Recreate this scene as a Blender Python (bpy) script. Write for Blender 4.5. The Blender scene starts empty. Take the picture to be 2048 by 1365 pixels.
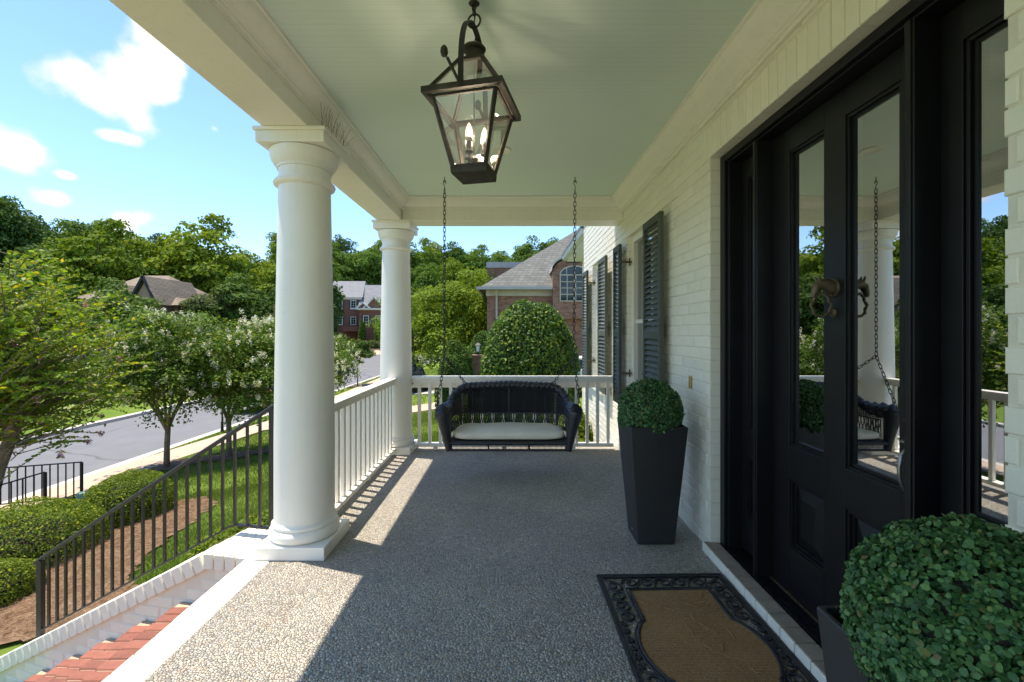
import bpy, bmesh, math, random
import numpy as np
from mathutils import Vector, Matrix
R = math.radians
rng = np.random.default_rng(7)
random.seed(7)
scene = bpy.context.scene
COL = scene.collection

# ------------------------------------------------------------------ camera
cam_d = bpy.data.cameras.new('camera')
cam = bpy.data.objects.new('camera', cam_d)
COL.objects.link(cam)
cam.location = (0, 0, 1.42)
cam.rotation_euler = (R(90), 0, 0)
cam_d.sensor_width = 36.0
cam_d.lens = 900 / 2048 * 36
cam_d.shift_y = -20.5 / 2048
cam_d.clip_start = 0.05
cam_d.clip_end = 2000
scene.camera = cam

# ------------------------------------------------------------------ light and exposure
SUN_DIR = Vector((-0.284, 0.114, 1.0)).normalized()          # towards the sun
SUN_EL = math.asin(SUN_DIR.z)
SUN_AZ = math.atan2(SUN_DIR.x, SUN_DIR.y)
sun_d = bpy.data.lights.new('sun', 'SUN')
sun_d.energy = 2.0
sun_d.angle = R(0.53)
sun_d.color = (1.0, 0.955, 0.89)
sun = bpy.data.objects.new('sun', sun_d)
COL.objects.link(sun)
sun.rotation_euler = (-SUN_DIR).to_track_quat('-Z', 'Y').to_euler()
sun.location = (0, 0, 30)

world = bpy.data.worlds.new('World')
scene.world = world
world.use_nodes = True
wn, wl = world.node_tree.nodes, world.node_tree.links
wn.clear()
sky = wn.new('ShaderNodeTexSky')
sky.sky_type = 'NISHITA'
sky.sun_disc = False
sky.sun_elevation = SUN_EL
sky.sun_rotation = SUN_AZ
sky.altitude = 0
sky.air_density = 1.0
sky.dust_density = 0.0
sky.ozone_density = 10.0
bg = wn.new('ShaderNodeBackground')
bg.inputs['Strength'].default_value = 0.085
wout = wn.new('ShaderNodeOutputWorld')
wl.new(bg.outputs[0], wout.inputs[0])
# scattered fair-weather cumulus, all round the sky
tc = wn.new('ShaderNodeTexCoord')
nz = wn.new('ShaderNodeTexNoise')
nz.inputs['Scale'].default_value = 9.0
nz.inputs['Detail'].default_value = 9.0
nz.inputs['Roughness'].default_value = 0.52
wl.new(tc.outputs['Generated'], nz.inputs['Vector'])
CLOUDS = [  # azimuth from +Y towards +X (deg), elevation (deg), size (deg), flatness
    (-43.6, 22.4, 2.9, 1.15), (-41.6, 23.6, 3.1, 1.15), (-39.2, 24.6, 3.1, 1.1), (-37.9, 22.9, 2.2, 1.2),
    (-41.0, 21.0, 2.7, 1.3), (-42.6, 20.9, 2.2, 1.3), (-39.0, 26.8, 2.2, 1.2),
    (-48.4, 15.2, 2.8, 1.5), (-45.6, 11.6, 2.0, 2.2), (-40.9, 10.6, 3.2, 1.6), (-39.2, 11.0, 2.6, 1.5),
    (-33.5, 20.6, 1.1, 1.2), (-41.6, 18.0, 1.7, 2.4), (-44.6, 13.8, 1.0, 2.0),
    (-75, 24, 7, 1.6), (-82, 22, 6, 1.8), (-100, 35, 8, 1.5), (-125, 18, 7, 2.0), (-150, 30, 8, 1.6),
    (60, 26, 8, 1.6), (95, 20, 7, 1.8), (130, 33, 8, 1.5), (170, 22, 8, 1.8), (20, 48, 7, 1.4), (-60, 55, 7, 1.4)]
prev = None
for az, el, size, flat in CLOUDS:
    a, e = R(az), R(el)
    c = (math.sin(a) * math.cos(e), math.cos(a) * math.cos(e), math.sin(e) * flat)
    sc_ = wn.new('ShaderNodeVectorMath'); sc_.operation = 'MULTIPLY'
    sc_.inputs[1].default_value = (1, 1, flat)
    wl.new(tc.outputs['Generated'], sc_.inputs[0])
    di = wn.new('ShaderNodeVectorMath'); di.operation = 'DISTANCE'
    di.inputs[1].default_value = c
    wl.new(sc_.outputs[0], di.inputs[0])
    mr = wn.new('ShaderNodeMapRange')
    mr.inputs['From Min'].default_value = 0.0
    mr.inputs['From Max'].default_value = R(size) * 1.5
    mr.inputs['To Min'].default_value = 1.0
    mr.inputs['To Max'].default_value = 0.0
    wl.new(di.outputs['Value'], mr.inputs['Value'])
    if prev is None:
        prev = mr.outputs[0]
    else:
        mx = wn.new('ShaderNodeMath'); mx.operation = 'MAXIMUM'
        wl.new(prev, mx.inputs[0]); wl.new(mr.outputs[0], mx.inputs[1])
        prev = mx.outputs[0]
nadd = wn.new('ShaderNodeMath'); nadd.operation = 'MULTIPLY_ADD'
nadd.inputs[1].default_value = 2.6
nadd.inputs[2].default_value = -1.62
wl.new(nz.outputs['Fac'], nadd.inputs[0])
csum = wn.new('ShaderNodeMath'); csum.operation = 'ADD'
wl.new(prev, csum.inputs[0]); wl.new(nadd.outputs[0], csum.inputs[1])
cden = wn.new('ShaderNodeMapRange'); cden.interpolation_type = 'SMOOTHSTEP'
cden.inputs['From Min'].default_value = -0.03
cden.inputs['From Max'].default_value = 0.52
wl.new(csum.outputs[0], cden.inputs['Value'])
gate = wn.new('ShaderNodeMath'); gate.operation = 'GREATER_THAN'; gate.inputs[1].default_value = 0.001
wl.new(prev, gate.inputs[0])
cfac = wn.new('ShaderNodeMath'); cfac.operation = 'MULTIPLY'
wl.new(cden.outputs[0], cfac.inputs[0]); wl.new(gate.outputs[0], cfac.inputs[1])
cram = wn.new('ShaderNodeMix'); cram.data_type = 'RGBA'
cram.inputs[6].default_value = (3.0, 3.3, 4.0, 1)
cram.inputs[7].default_value = (3.8, 3.9, 4.15, 1)
wl.new(cden.outputs[0], cram.inputs[0])
cmix = wn.new('ShaderNodeMix'); cmix.data_type = 'RGBA'
wl.new(cfac.outputs[0], cmix.inputs[0])
wl.new(sky.outputs[0], cmix.inputs[6]); wl.new(cram.outputs[2], cmix.inputs[7])
wl.new(cmix.outputs[2], bg.inputs['Color'])

scene.view_settings.view_transform = 'Standard'
scene.view_settings.look = 'None'
scene.view_settings.gamma = 1.0
scene.view_settings.exposure = 2.0
scene.view_settings.use_curve_mapping = False
scene.view_settings.use_white_balance = True          # camera balanced for the open shade
scene.view_settings.white_balance_temperature = 7300
scene.cycles.use_denoising = True
scene.cycles.denoising_input_passes = 'RGB_ALBEDO_NORMAL'
scene.cycles.max_bounces = 12
scene.cycles.diffuse_bounces = 8
scene.cycles.glossy_bounces = 4
scene.cycles.transmission_bounces = 6
scene.cycles.transparent_max_bounces = 12
scene.cycles.sample_clamp_indirect = 6
scene.cycles.caustics_reflective = False
scene.cycles.caustics_refractive = False

# ------------------------------------------------------------------ materials
class Mat:
    def __init__(s, name):
        s.m = bpy.data.materials.new(name); s.m.use_nodes = True
        s.n, s.l = s.m.node_tree.nodes, s.m.node_tree.links
        s.b = s.n['Principled BSDF']; s.out = s.n['Material Output']
    def new(s, t, **kw):
        n = s.n.new(t)
        for k, v in kw.items(): setattr(n, k, v)
        return n
    def set(s, k, v): s.b.inputs[k].default_value = v
    def pos(s, scale=(1, 1, 1), obj=False):
        if obj: t = s.new('ShaderNodeTexCoord').outputs['Object']
        else: t = s.new('ShaderNodeNewGeometry').outputs['Position']
        mp = s.new('ShaderNodeMapping'); mp.inputs['Scale'].default_value = scale
        s.l.new(t, mp.inputs['Vector']); return mp.outputs[0]
    def noise(s, vec, scale, detail=4, rough=0.55):
        n = s.new('ShaderNodeTexNoise'); n.inputs['Scale'].default_value = scale
        n.inputs['Detail'].default_value = detail; n.inputs['Roughness'].default_value = rough
        s.l.new(vec, n.inputs['Vector']); return n.outputs['Fac']
    def ramp(s, fac, stops):
        r = s.new('ShaderNodeValToRGB'); e = r.color_ramp.elements
        while len(e) < len(stops): e.new(0.5)
        for i, (p, c) in enumerate(stops):
            e[i].position = p; e[i].color = (*c, 1)
        s.l.new(fac, r.inputs['Fac']); return r.outputs['Color']
    def mix(s, fac, a, b, mode='MIX'):
        m = s.new('ShaderNodeMix', data_type='RGBA', blend_type=mode)
        for i, v in ((0, fac), (6, a), (7, b)):
            if isinstance(v, (int, float)): m.inputs[i].default_value = v
            elif isinstance(v, tuple): m.inputs[i].default_value = (*v, 1)
            else: s.l.new(v, m.inputs[i])
        return m.outputs[2]
    def math(s, op, a, b=0.0):
        m = s.new('ShaderNodeMath', operation=op)
        for i, v in ((0, a), (1, b)):
            if isinstance(v, (int, float)): m.inputs[i].default_value = v
            else: s.l.new(v, m.inputs[i])
        return m.outputs[0]
    def color(s, c): s.l.new(c, s.b.inputs['Base Color'])
    def bump(s, h, strength=0.3, dist=0.01):
        b = s.new('ShaderNodeBump'); b.inputs['Strength'].default_value = strength
        b.inputs['Distance'].default_value = dist
        s.l.new(h, b.inputs['Height']); s.l.new(b.outputs[0], s.b.inputs['Normal'])

def scl(c, k): return tuple(min(1, x * k) for x in c)

def plain(name, c, rough=0.5, var=0.12, scale=6, bump=0.0, bscale=60, metal=0.0, rand=0.0, spec=None, bdist=0.003):
    m = Mat(name); v = m.pos()
    f = m.noise(v, scale, 5)
    col = m.ramp(f, [(0.3, scl(c, 1 - var)), (0.7, scl(c, 1 + var))])
    if rand:
        oi = m.new('ShaderNodeObjectInfo')
        col = m.mix(1.0, col, m.ramp(oi.outputs['Random'], [(0, (1 - rand,) * 3), (1, (1.0, 1.0, 1.0))]), 'MULTIPLY')
    m.color(col); m.set('Roughness', rough); m.set('Metallic', metal)
    if spec is not None: m.set('Specular IOR Level', spec)
    if bump: m.bump(m.noise(v, bscale, 4), bump, bdist)
    return m.m

M = {}
def painted(name, c, rough, bump):
    m = Mat(name); v = m.pos()
    col = m.ramp(m.noise(v, 2.2, 5), [(0.3, scl(c, 0.96)), (0.7, scl(c, 1.02))])
    streak = m.noise(m.pos((26, 26, 1.6)), 1.0, 5, 0.7)
    col = m.mix(m.ramp(streak, [(0.52, (0, 0, 0)), (0.80, (0.22, 0.22, 0.22))]), col, (0.50, 0.46, 0.38))
    spot = m.noise(v, 42, 3, 0.6)
    col = m.mix(m.ramp(spot, [(0.70, (0, 0, 0)), (0.78, (0.35, 0.35, 0.35))]), col, (0.42, 0.37, 0.29))
    m.color(col); m.set('Roughness', rough)
    m.bump(m.math('ADD', m.noise(m.pos((70, 70, 9)), 1.0, 3), m.noise(v, 6, 3)), bump, 0.004)
    return m.m
M['trim'] = painted('white_trim_paint', (0.86, 0.82, 0.735), 0.45, 0.14)
M['column'] = painted('white_column_paint', (0.86, 0.835, 0.785), 0.42, 0.12)
def beadboard():
    m = Mat('pale_aqua_ceiling_paint'); v = m.pos()
    col = m.ramp(m.noise(v, 1.4, 5), [(0.3, (0.69, 0.800, 0.745)), (0.7, (0.725, 0.835, 0.775))])
    w = m.new('ShaderNodeTexWave', wave_type='BANDS', bands_direction='Y', wave_profile='SIN'); w.inputs['Scale'].default_value = 6.9; w.inputs['Distortion'].default_value = 0.0
    m.l.new(v, w.inputs['Vector'])
    groove = m.ramp(w.outputs['Fac'], [(0.0, (0, 0, 0)), (0.06, (1, 1, 1))])
    col = m.mix(1.0, col, m.ramp(w.outputs['Fac'], [(0.0, (0.93, 0.93, 0.93)), (0.05, (1, 1, 1))]), 'MULTIPLY')
    m.color(col); m.set('Roughness', 0.55); m.bump(groove, 0.2, 0.002)
    return m.m
M['ceiling'] = beadboard()
M['black'] = plain('black_door_paint', (0.008, 0.0085, 0.010), 0.40, 0.25, 8, 0.06, 120, spec=0.35)
M['iron'] = plain('dark_iron', (0.022, 0.021, 0.020), 0.5, 0.2, 30, 0.1, 200, metal=0.2)
M['bronze'] = plain('aged_bronze', (0.13, 0.095, 0.058), 0.55, 0.45, 25, 0.2, 150, metal=0.5)
M['lantern'] = plain('dark_lantern_bronze', (0.045, 0.038, 0.030), 0.6, 0.45, 25, 0.2, 150, metal=0.3)
M['chain'] = plain('dark_chain_steel', (0.03, 0.03, 0.032), 0.45, 0.2, 60, metal=0.4)
M['shutter'] = plain('dark_green_shutter_paint', (0.066, 0.078, 0.060), 0.7, 0.1, 7, 0.06, 90)
M['planter'] = plain('navy_black_planter_plastic', (0.025, 0.0255, 0.028), 0.6, 0.12, 14, 0.08, 220)
M['wicker'] = plain('black_resin_wicker', (0.020, 0.022, 0.028), 0.36, 0.3, 60, 0.3, 260)
M['rubber'] = plain('black_rubber', (0.022, 0.023, 0.025), 0.6, 0.35, 18, 0.2, 150)
M['gold'] = plain('brass_plate', (0.55, 0.36, 0.10), 0.4, 0.1, 40, metal=0.6)
M['steel'] = plain('brushed_nickel', (0.30, 0.29, 0.27), 0.35, 0.08, 40, metal=0.8)
M['tyre'] = plain('black_tyre_rubber', (0.02, 0.02, 0.02), 0.8, 0.1, 20)
M['chrome'] = plain('car_chrome', (0.6, 0.6, 0.62), 0.2, 0.05, 20, metal=0.9)
M['carglass'] = plain('dark_car_glass', (0.02, 0.03, 0.035), 0.08, 0.05, 3)
M['redlight'] = plain('red_tail_light', (0.45, 0.02, 0.02), 0.2, 0.05, 9)
M['headlight'] = plain('clear_headlight', (0.7, 0.72, 0.72), 0.1, 0.05, 9)
M['concrete'] = plain('pale_concrete', (0.50, 0.46, 0.40), 0.85, 0.12, 3, 0.2, 50)
M['utility'] = plain('pale_green_plastic', (0.20, 0.33, 0.27), 0.5, 0.05, 9)
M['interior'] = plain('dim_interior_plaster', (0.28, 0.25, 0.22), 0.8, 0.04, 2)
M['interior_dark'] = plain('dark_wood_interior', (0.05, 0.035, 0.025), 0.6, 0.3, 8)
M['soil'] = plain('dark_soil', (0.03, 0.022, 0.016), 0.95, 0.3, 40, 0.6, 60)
M['greyroof'] = plain('metal_flashing', (0.34, 0.33, 0.32), 0.5, 0.08, 3)
M['stone_trim'] = plain('buff_trim', (0.42, 0.37, 0.29), 0.7, 0.08, 3)
M['gutter'] = plain('white_gutter', (0.75, 0.74, 0.71), 0.4, 0.03, 3)
M['bark'] = plain('crape_bark', (0.26, 0.19, 0.14), 0.8, 0.35, 9, 0.4, 40, bdist=0.01)
M['darkbark'] = plain('grey_bark', (0.10, 0.085, 0.07), 0.9, 0.3, 6, 0.5, 20, bdist=0.03)

def brick_mat(name, c, rand=0.3, bump=0.5, rough=0.8, var=0.15):
    m = Mat(name); v = m.pos()
    oi = m.new('ShaderNodeObjectInfo')
    f = m.noise(v, 22, 6, 0.65)
    col = m.ramp(f, [(0.25, scl(c, 1 - var)), (0.75, scl(c, 1 + var))])
    col = m.mix(1.0, col, m.ramp(oi.outputs['Random'], [(0, (1 - rand,) * 3), (1, (1, 1, 1))]), 'MULTIPLY')
    m.color(col); m.set('Roughness', rough)
    f2 = m.noise(v, 38, 6, 0.7)
    m.bump(f2, bump, 0.006)
    return m.m
M['wbrick'] = brick_mat('white_painted_brick', (0.85, 0.81, 0.705), 0.05, 0.32, 0.62, 0.03)
M['wmortar'] = plain('white_painted_mortar', (0.75, 0.70, 0.60), 0.75, 0.05, 9, 0.4, 90)
M['rbrick'] = brick_mat('red_step_brick', (0.29, 0.105, 0.072), 0.35, 0.5, 0.85, 0.2)
M['rmortar'] = plain('buff_mortar', (0.42, 0.34, 0.24), 0.95, 0.15, 20, 0.5, 90)
M['tbrick'] = brick_mat('bare_tan_brick', (0.33, 0.285, 0.235), 0.2, 0.5, 0.85, 0.2)

def aggregate():
    m = Mat('exposed_aggregate'); v = m.pos()
    vo = m.new('ShaderNodeTexVoronoi', feature='F1'); vo.inputs['Scale'].default_value = 80
    vo.inputs['Randomness'].default_value = 1.0
    wv = m.new('ShaderNodeTexNoise'); wv.inputs['Scale'].default_value = 60
    m.l.new(v, wv.inputs['Vector'])
    off = m.mix(0.012, v, wv.outputs['Color'])
    m.l.new(off, vo.inputs['Vector'])
    sep = m.new('ShaderNodeSeparateColor'); m.l.new(vo.outputs['Color'], sep.inputs[0])
    stone = m.ramp(sep.outputs[0], [(0.0, (0.36, 0.34, 0.315)), (0.2, (0.58, 0.545, 0.48)), (0.42, (0.47, 0.44, 0.40)),
                                    (0.6, (0.68, 0.635, 0.555)), (0.78, (0.60, 0.50, 0.38)), (0.92, (0.78, 0.74, 0.66)), (1.0, (0.50, 0.36, 0.25))])
    edge = m.new('ShaderNodeTexVoronoi', feature='DISTANCE_TO_EDGE'); edge.inputs['Scale'].default_value = 80
    m.l.new(off, edge.inputs['Vector'])
    ef = m.ramp(edge.outputs['Distance'], [(0.0, (0, 0, 0)), (0.11, (1, 1, 1))])
    col = m.mix(ef, (0.25, 0.22, 0.185), stone)
    big = m.noise(v, 1.6, 5, 0.6)
    col = m.mix(1.0, col, m.ramp(big, [(0.3, (0.78, 0.775, 0.77)), (0.7, (1.0, 1.0, 0.985))]), 'MULTIPLY')
    st = m.noise(v, 3.7, 3)
    col = m.mix(m.ramp(st, [(0.60, (0, 0, 0)), (0.78, (0.38, 0.38, 0.38))]), col, (0.25, 0.17, 0.10))
    m.color(col); m.set('Roughness', 0.72)
    hgt = m.math('MULTIPLY', vo.outputs['Distance'], -1.0)
    m.bump(m.math('ADD', hgt, m.math('MULTIPLY', ef, 0.5)), 1.0, 0.010)
    return m.m
M['aggregate'] = aggregate()

def asphalt():
    m = Mat('asphalt'); v = m.pos()
    a = m.noise(v, 1.1, 6, 0.7); b = m.noise(v, 90, 3)
    col = m.ramp(a, [(0.3, (0.135, 0.138, 0.150)), (0.7, (0.180, 0.183, 0.195))])
    col = m.mix(0.35, col, m.ramp(b, [(0.3, (0.05, 0.05, 0.05)), (0.7, (0.2, 0.2, 0.2))]))
    cr = m.new('ShaderNodeTexVoronoi', feature='DISTANCE_TO_EDGE'); cr.inputs['Scale'].default_value = 0.16
    w = m.new('ShaderNodeTexNoise'); w.inputs['Scale'].default_value = 0.6; m.l.new(v, w.inputs['Vector'])
    m.l.new(m.mix(0.35, v, w.outputs['Color']), cr.inputs['Vector'])
    col = m.mix(m.ramp(cr.outputs['Distance'], [(0.0, (0.6, 0.6, 0.6)), (0.006, (0, 0, 0))]), col, (0.04, 0.04, 0.04))
    m.color(col); m.set('Roughness', 0.85); m.bump(b, 0.3, 0.01)
    return m.m
M['asphalt'] = asphalt()

def lawn():
    m = Mat('lawn_ground'); v = m.pos()
    a = m.noise(v, 0.35, 6, 0.65); b = m.noise(v, 26, 4, 0.7); c = m.noise(v, 3.0, 4)
    col = m.ramp(a, [(0.28, (0.085, 0.150, 0.016)), (0.5, (0.125, 0.200, 0.024)), (0.72, (0.175, 0.225, 0.040))])
    col = m.mix(m.ramp(b, [(0.35, (0, 0, 0)), (0.7, (0.6, 0.6, 0.6))]), col, (0.16, 0.23, 0.05))
    col = m.mix(m.ramp(c, [(0.62, (0, 0, 0)), (0.8, (0.4, 0.4, 0.4))]), col, (0.19, 0.18, 0.07))
    m.color(col); m.set('Roughness', 0.9); m.set('Specular IOR Level', 0.1)
    m.bump(b, 0.9, 0.05)
    return m.m
M['lawn'] = lawn()

def leafmat(name, stops, rough=0.45, trans=0.3, objvar=0.0, spec=0.35):
    m = Mat(name)
    g = m.new('ShaderNodeNewGeometry')
    col = m.ramp(g.outputs['Random Per Island'], stops)
    if objvar:
        oi = m.new('ShaderNodeObjectInfo')
        col = m.mix(1.0, col, m.ramp(oi.outputs['Random'], [(0, (1 - objvar, 1 - objvar * 0.75, 1 - objvar)), (0.5, (1, 1, 1)), (1, (1 + objvar * 0.9, 1 + objvar * 0.45, 1 - objvar * 0.3))]), 'MULTIPLY')
    m.color(col); m.set('Roughness', rough); m.set('Specular IOR Level', spec)
    tr = m.new('ShaderNodeBsdfTranslucent')
    tcol = m.mix(1.0, col, (1.35, 1.25, 0.55), 'MULTIPLY')
    m.l.new(tcol, tr.inputs['Color'])
    ms = m.new('ShaderNodeMixShader'); ms.inputs[0].default_value = trans
    m.l.new(m.b.outputs[0], ms.inputs[1]); m.l.new(tr.outputs[0], ms.inputs[2])
    m.l.new(ms.outputs[0], m.out.inputs[0])
    return m.m
M['leaf_dark'] = leafmat('dark_tree_leaves', [(0, (0.042, 0.090, 0.024)), (0.5, (0.068, 0.132, 0.030)), (1, (0.112, 0.188, 0.045))], 0.7, 0.3, 0.3, 0.12)
M['leaf_mid'] = leafmat('mid_tree_leaves', [(0, (0.057, 0.121, 0.022)), (0.5, (0.095, 0.182, 0.027)), (1, (0.149, 0.243, 0.041))], 0.7, 0.33, 0.25, 0.12)
M['leaf_lime'] = leafmat('lime_tree_leaves', [(0, (0.094, 0.163, 0.018)), (0.5, (0.156, 0.237, 0.022)), (1, (0.237, 0.300, 0.035))], 0.7, 0.36, 0.2, 0.12)
M['leaf_olive'] = leafmat('olive_tree_leaves', [(0, (0.072, 0.098, 0.039)), (0.5, (0.111, 0.137, 0.052)), (1, (0.156, 0.182, 0.072))], 0.7, 0.3, 0.2, 0.12)
M['leaf_myrtle'] = leafmat('crape_myrtle_leaves', [(0, (0.075, 0.145, 0.014)), (0.4, (0.145, 0.25, 0.020)), (0.82, (0.24, 0.35, 0.028)), (1, (0.46, 0.38, 0.035))], 0.5, 0.45, 0.0, 0.2)
M['leaf_myrtle2'] = leafmat('white_myrtle_leaves', [(0, (0.049, 0.105, 0.019)), (0.5, (0.088, 0.169, 0.027)), (0.9, (0.149, 0.243, 0.035)), (1, (0.270, 0.257, 0.054))], 0.6, 0.36, 0.1, 0.15)
M['leaf_box'] = leafmat('topiary_leaves', [(0, (0.020, 0.072, 0.026)), (0.3, (0.040, 0.130, 0.044)), (0.65, (0.075, 0.195, 0.066)), (0.93, (0.13, 0.26, 0.085)), (0.96, (0.20, 0.28, 0.08)), (1, (0.16, 0.12, 0.05))], 0.45, 0.2, 0.0, 0.4)
M['leaf_hedge'] = leafmat('hedge_leaves', [(0, (0.063, 0.109, 0.016)), (0.5, (0.121, 0.190, 0.025)), (0.88, (0.196, 0.270, 0.030)), (1, (0.437, 0.460, 0.040))], 0.6, 0.42, 0.1, 0.15)
M['leaf_holly'] = leafmat('holly_leaves', [(0, (0.036, 0.087, 0.020)), (0.5, (0.067, 0.140, 0.025)), (0.85, (0.119, 0.217, 0.031)), (1, (0.280, 0.308, 0.042))], 0.55, 0.3, 0.0, 0.25)
M['petal_white'] = leafmat('white_petals', [(0, (0.62, 0.60, 0.52)), (1, (0.84, 0.83, 0.78))], 0.6, 0.3)
M['petal_pink'] = leafmat('pink_petals', [(0, (0.42, 0.16, 0.26)), (1, (0.72, 0.38, 0.50))], 0.6, 0.3)
M['grass'] = leafmat('grass_blades', [(0, (0.055, 0.115, 0.012)), (0.45, (0.095, 0.175, 0.018)), (0.85, (0.15, 0.22, 0.032)), (1, (0.26, 0.23, 0.09))], 0.5, 0.35, 0.0, 0.3)
M['straw'] = leafmat('pine_straw', [(0, (0.12, 0.065, 0.035)), (0.5, (0.26, 0.155, 0.085)), (1, (0.42, 0.29, 0.17))], 0.8, 0.1, 0.0, 0.2)
M['strawbase'] = plain('pine_straw_ground', (0.21, 0.125, 0.07), 0.95, 0.35, 18, 0.8, 60, bdist=0.02)
M['mulch'] = plain('brown_mulch', (0.105, 0.062, 0.040), 0.95, 0.4, 14, 0.9, 40, bdist=0.03)
M['tanwalk'] = plain('tan_aggregate_walk', (0.46, 0.345, 0.255), 0.9, 0.10, 2.2, 0.4, 120)
M['cushion'] = plain('cream_canvas_cushion', (0.72, 0.675, 0.56), 0.9, 0.05, 7, 0.25, 300)

def coir():
    m = Mat('brown_coir'); v = m.pos()
    a = m.noise(v, 5, 5, 0.6); b = m.noise(m.pos((1, 6, 1)), 120, 4, 0.7)
    col = m.ramp(a, [(0.28, (0.20, 0.090, 0.028)), (0.5, (0.34, 0.170, 0.058)), (0.72, (0.50, 0.28, 0.11))])
    col = m.mix(m.ramp(b, [(0.3, (0, 0, 0)), (0.75, (0.85, 0.85, 0.85))]), col, (0.64, 0.38, 0.16))
    gr = m.new('ShaderNodeTexBrick'); gr.inputs['Scale'].default_value = 1.0; gr.inputs['Brick Width'].default_value = 0.034; gr.inputs['Row Height'].default_value = 0.017
    gr.inputs['Mortar Size'].default_value = 0.0016; m.l.new(v, gr.inputs['Vector'])
    worn = m.math('MULTIPLY', gr.outputs['Fac'], m.noise(v, 9, 3))
    col = m.mix(worn, col, (0.56, 0.44, 0.29))
    m.color(col); m.set('Roughness', 0.95); m.bump(b, 0.9, 0.008)
    return m.m
M['coir'] = coir()

def farbrick(name, c1, c2, mortar, scale=1.0):
    m = Mat(name)
    g = m.new('ShaderNodeNewGeometry')
    sp = m.new('ShaderNodeSeparateXYZ'); m.l.new(g.outputs['Position'], sp.inputs[0])
    cb = m.new('ShaderNodeCombineXYZ')
    m.l.new(m.math('ADD', sp.outputs[0], sp.outputs[1]), cb.inputs[0]); m.l.new(sp.outputs[2], cb.inputs[1])
    br = m.new('ShaderNodeTexBrick')
    br.inputs['Scale'].default_value = 1.0
    br.inputs['Brick Width'].default_value = 0.22 * scale; br.inputs['Row Height'].default_value = 0.075 * scale
    br.inputs['Mortar Size'].default_value = 0.008 * scale
    br.inputs['Color1'].default_value = (*c1, 1); br.inputs['Color2'].default_value = (*c2, 1); br.inputs['Mortar'].default_value = (*mortar, 1)
    m.l.new(cb.outputs[0], br.inputs['Vector'])
    n = m.noise(g.outputs['Position'], 5.5, 6, 0.8)
    col = m.mix(m.ramp(n, [(0.45, (0, 0, 0)), (0.62, (0.7, 0.7, 0.7))]), br.outputs['Color'], c2)
    m.color(col); m.set('Roughness', 0.85); m.bump(br.outputs['Fac'], -0.4, 0.01)
    return m.m
M['nbrick'] = farbrick('mottled_red_brick', (0.135, 0.040, 0.022), (0.27, 0.150, 0.100), (0.20, 0.135, 0.095))
M['fbrick'] = farbrick('dark_red_brick', (0.19, 0.062, 0.045), (0.24, 0.085, 0.06), (0.25, 0.16, 0.13))
M['tanbrick'] = farbrick('brown_brick', (0.26, 0.15, 0.10), (0.34, 0.22, 0.16), (0.34, 0.28, 0.22))

def shingles(name, c, w=0.3, h=0.2, contrast=0.3):
    m = Mat(name)
    g = m.new('ShaderNodeNewGeometry')
    sp = m.new('ShaderNodeSeparateXYZ'); m.l.new(g.outputs['Position'], sp.inputs[0])
    cb = m.new('ShaderNodeCombineXYZ')
    m.l.new(m.math('ADD', sp.outputs[0], m.math('MULTIPLY', sp.outputs[1], 0.3)), cb.inputs[0]); m.l.new(sp.outputs[2], cb.inputs[1])
    br = m.new('ShaderNodeTexBrick'); br.inputs['Scale'].default_value = 1.0
    br.inputs['Brick Width'].default_value = w; br.inputs['Row Height'].default_value = h; br.inputs['Mortar Size'].default_value = 0.012
    br.inputs['Color1'].default_value = (*scl(c, 1 - contrast), 1); br.inputs['Color2'].default_value = (*scl(c, 1 + contrast), 1)
    br.inputs['Mortar'].default_value = (*scl(c, 0.4), 1)
    m.l.new(cb.outputs[0], br.inputs['Vector'])
    n = m.noise(g.outputs['Position'], 1.2, 5, 0.7)
    col = m.mix(1.0, br.outputs['Color'], m.ramp(n, [(0.3, (0.82, 0.82, 0.84)), (0.7, (1.0, 1.0, 1.0))]), 'MULTIPLY')
    m.color(col); m.set('Roughness', 0.8); m.bump(br.outputs['Fac'], -0.5, 0.02)
    return m.m
M['slate'] = shingles('grey_slate_roof', (0.115, 0.120, 0.105), 0.27, 0.145, 0.22)
M['farroof'] = shingles('grey_shingle_roof', (0.21, 0.22, 0.235), 0.4, 0.2, 0.1)
M['tanroof'] = shingles('taupe_shingle_roof', (0.24, 0.185, 0.125), 0.4, 0.16, 0.14)

def glass(name, tint=(0.75, 0.80, 0.80), boost=1.0, base=0.06):
    m = Mat(name)
    fr = m.new('ShaderNodeFresnel'); fr.inputs['IOR'].default_value = 1.9
    fac = m.math('MINIMUM', m.math('ADD', m.math('MULTIPLY', fr.outputs[0], boost), base), 1.0)
    gl = m.new('ShaderNodeBsdfGlossy'); gl.inputs['Roughness'].default_value = 0.0; gl.inputs['Color'].default_value = (0.93, 0.96, 0.97, 1)
    tr = m.new('ShaderNodeBsdfTransparent'); tr.inputs['Color'].default_value = (*tint, 1)
    ms = m.new('ShaderNodeMixShader')
    m.l.new(fac, ms.inputs[0]); m.l.new(tr.outputs[0], ms.inputs[1]); m.l.new(gl.outputs[0], ms.inputs[2])
    m.l.new(ms.outputs[0], m.out.inputs[0])
    return m.m
M['doorglass'] = glass('coated_door_glass', (0.55, 0.60, 0.60), 1.9, 0.32)
M['winglass'] = glass('window_glass', (0.5, 0.55, 0.55), 1.4, 0.12)
M['lampglass'] = glass('clear_lantern_glass', (0.93, 0.94, 0.92), 0.55, 0.0)

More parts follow.
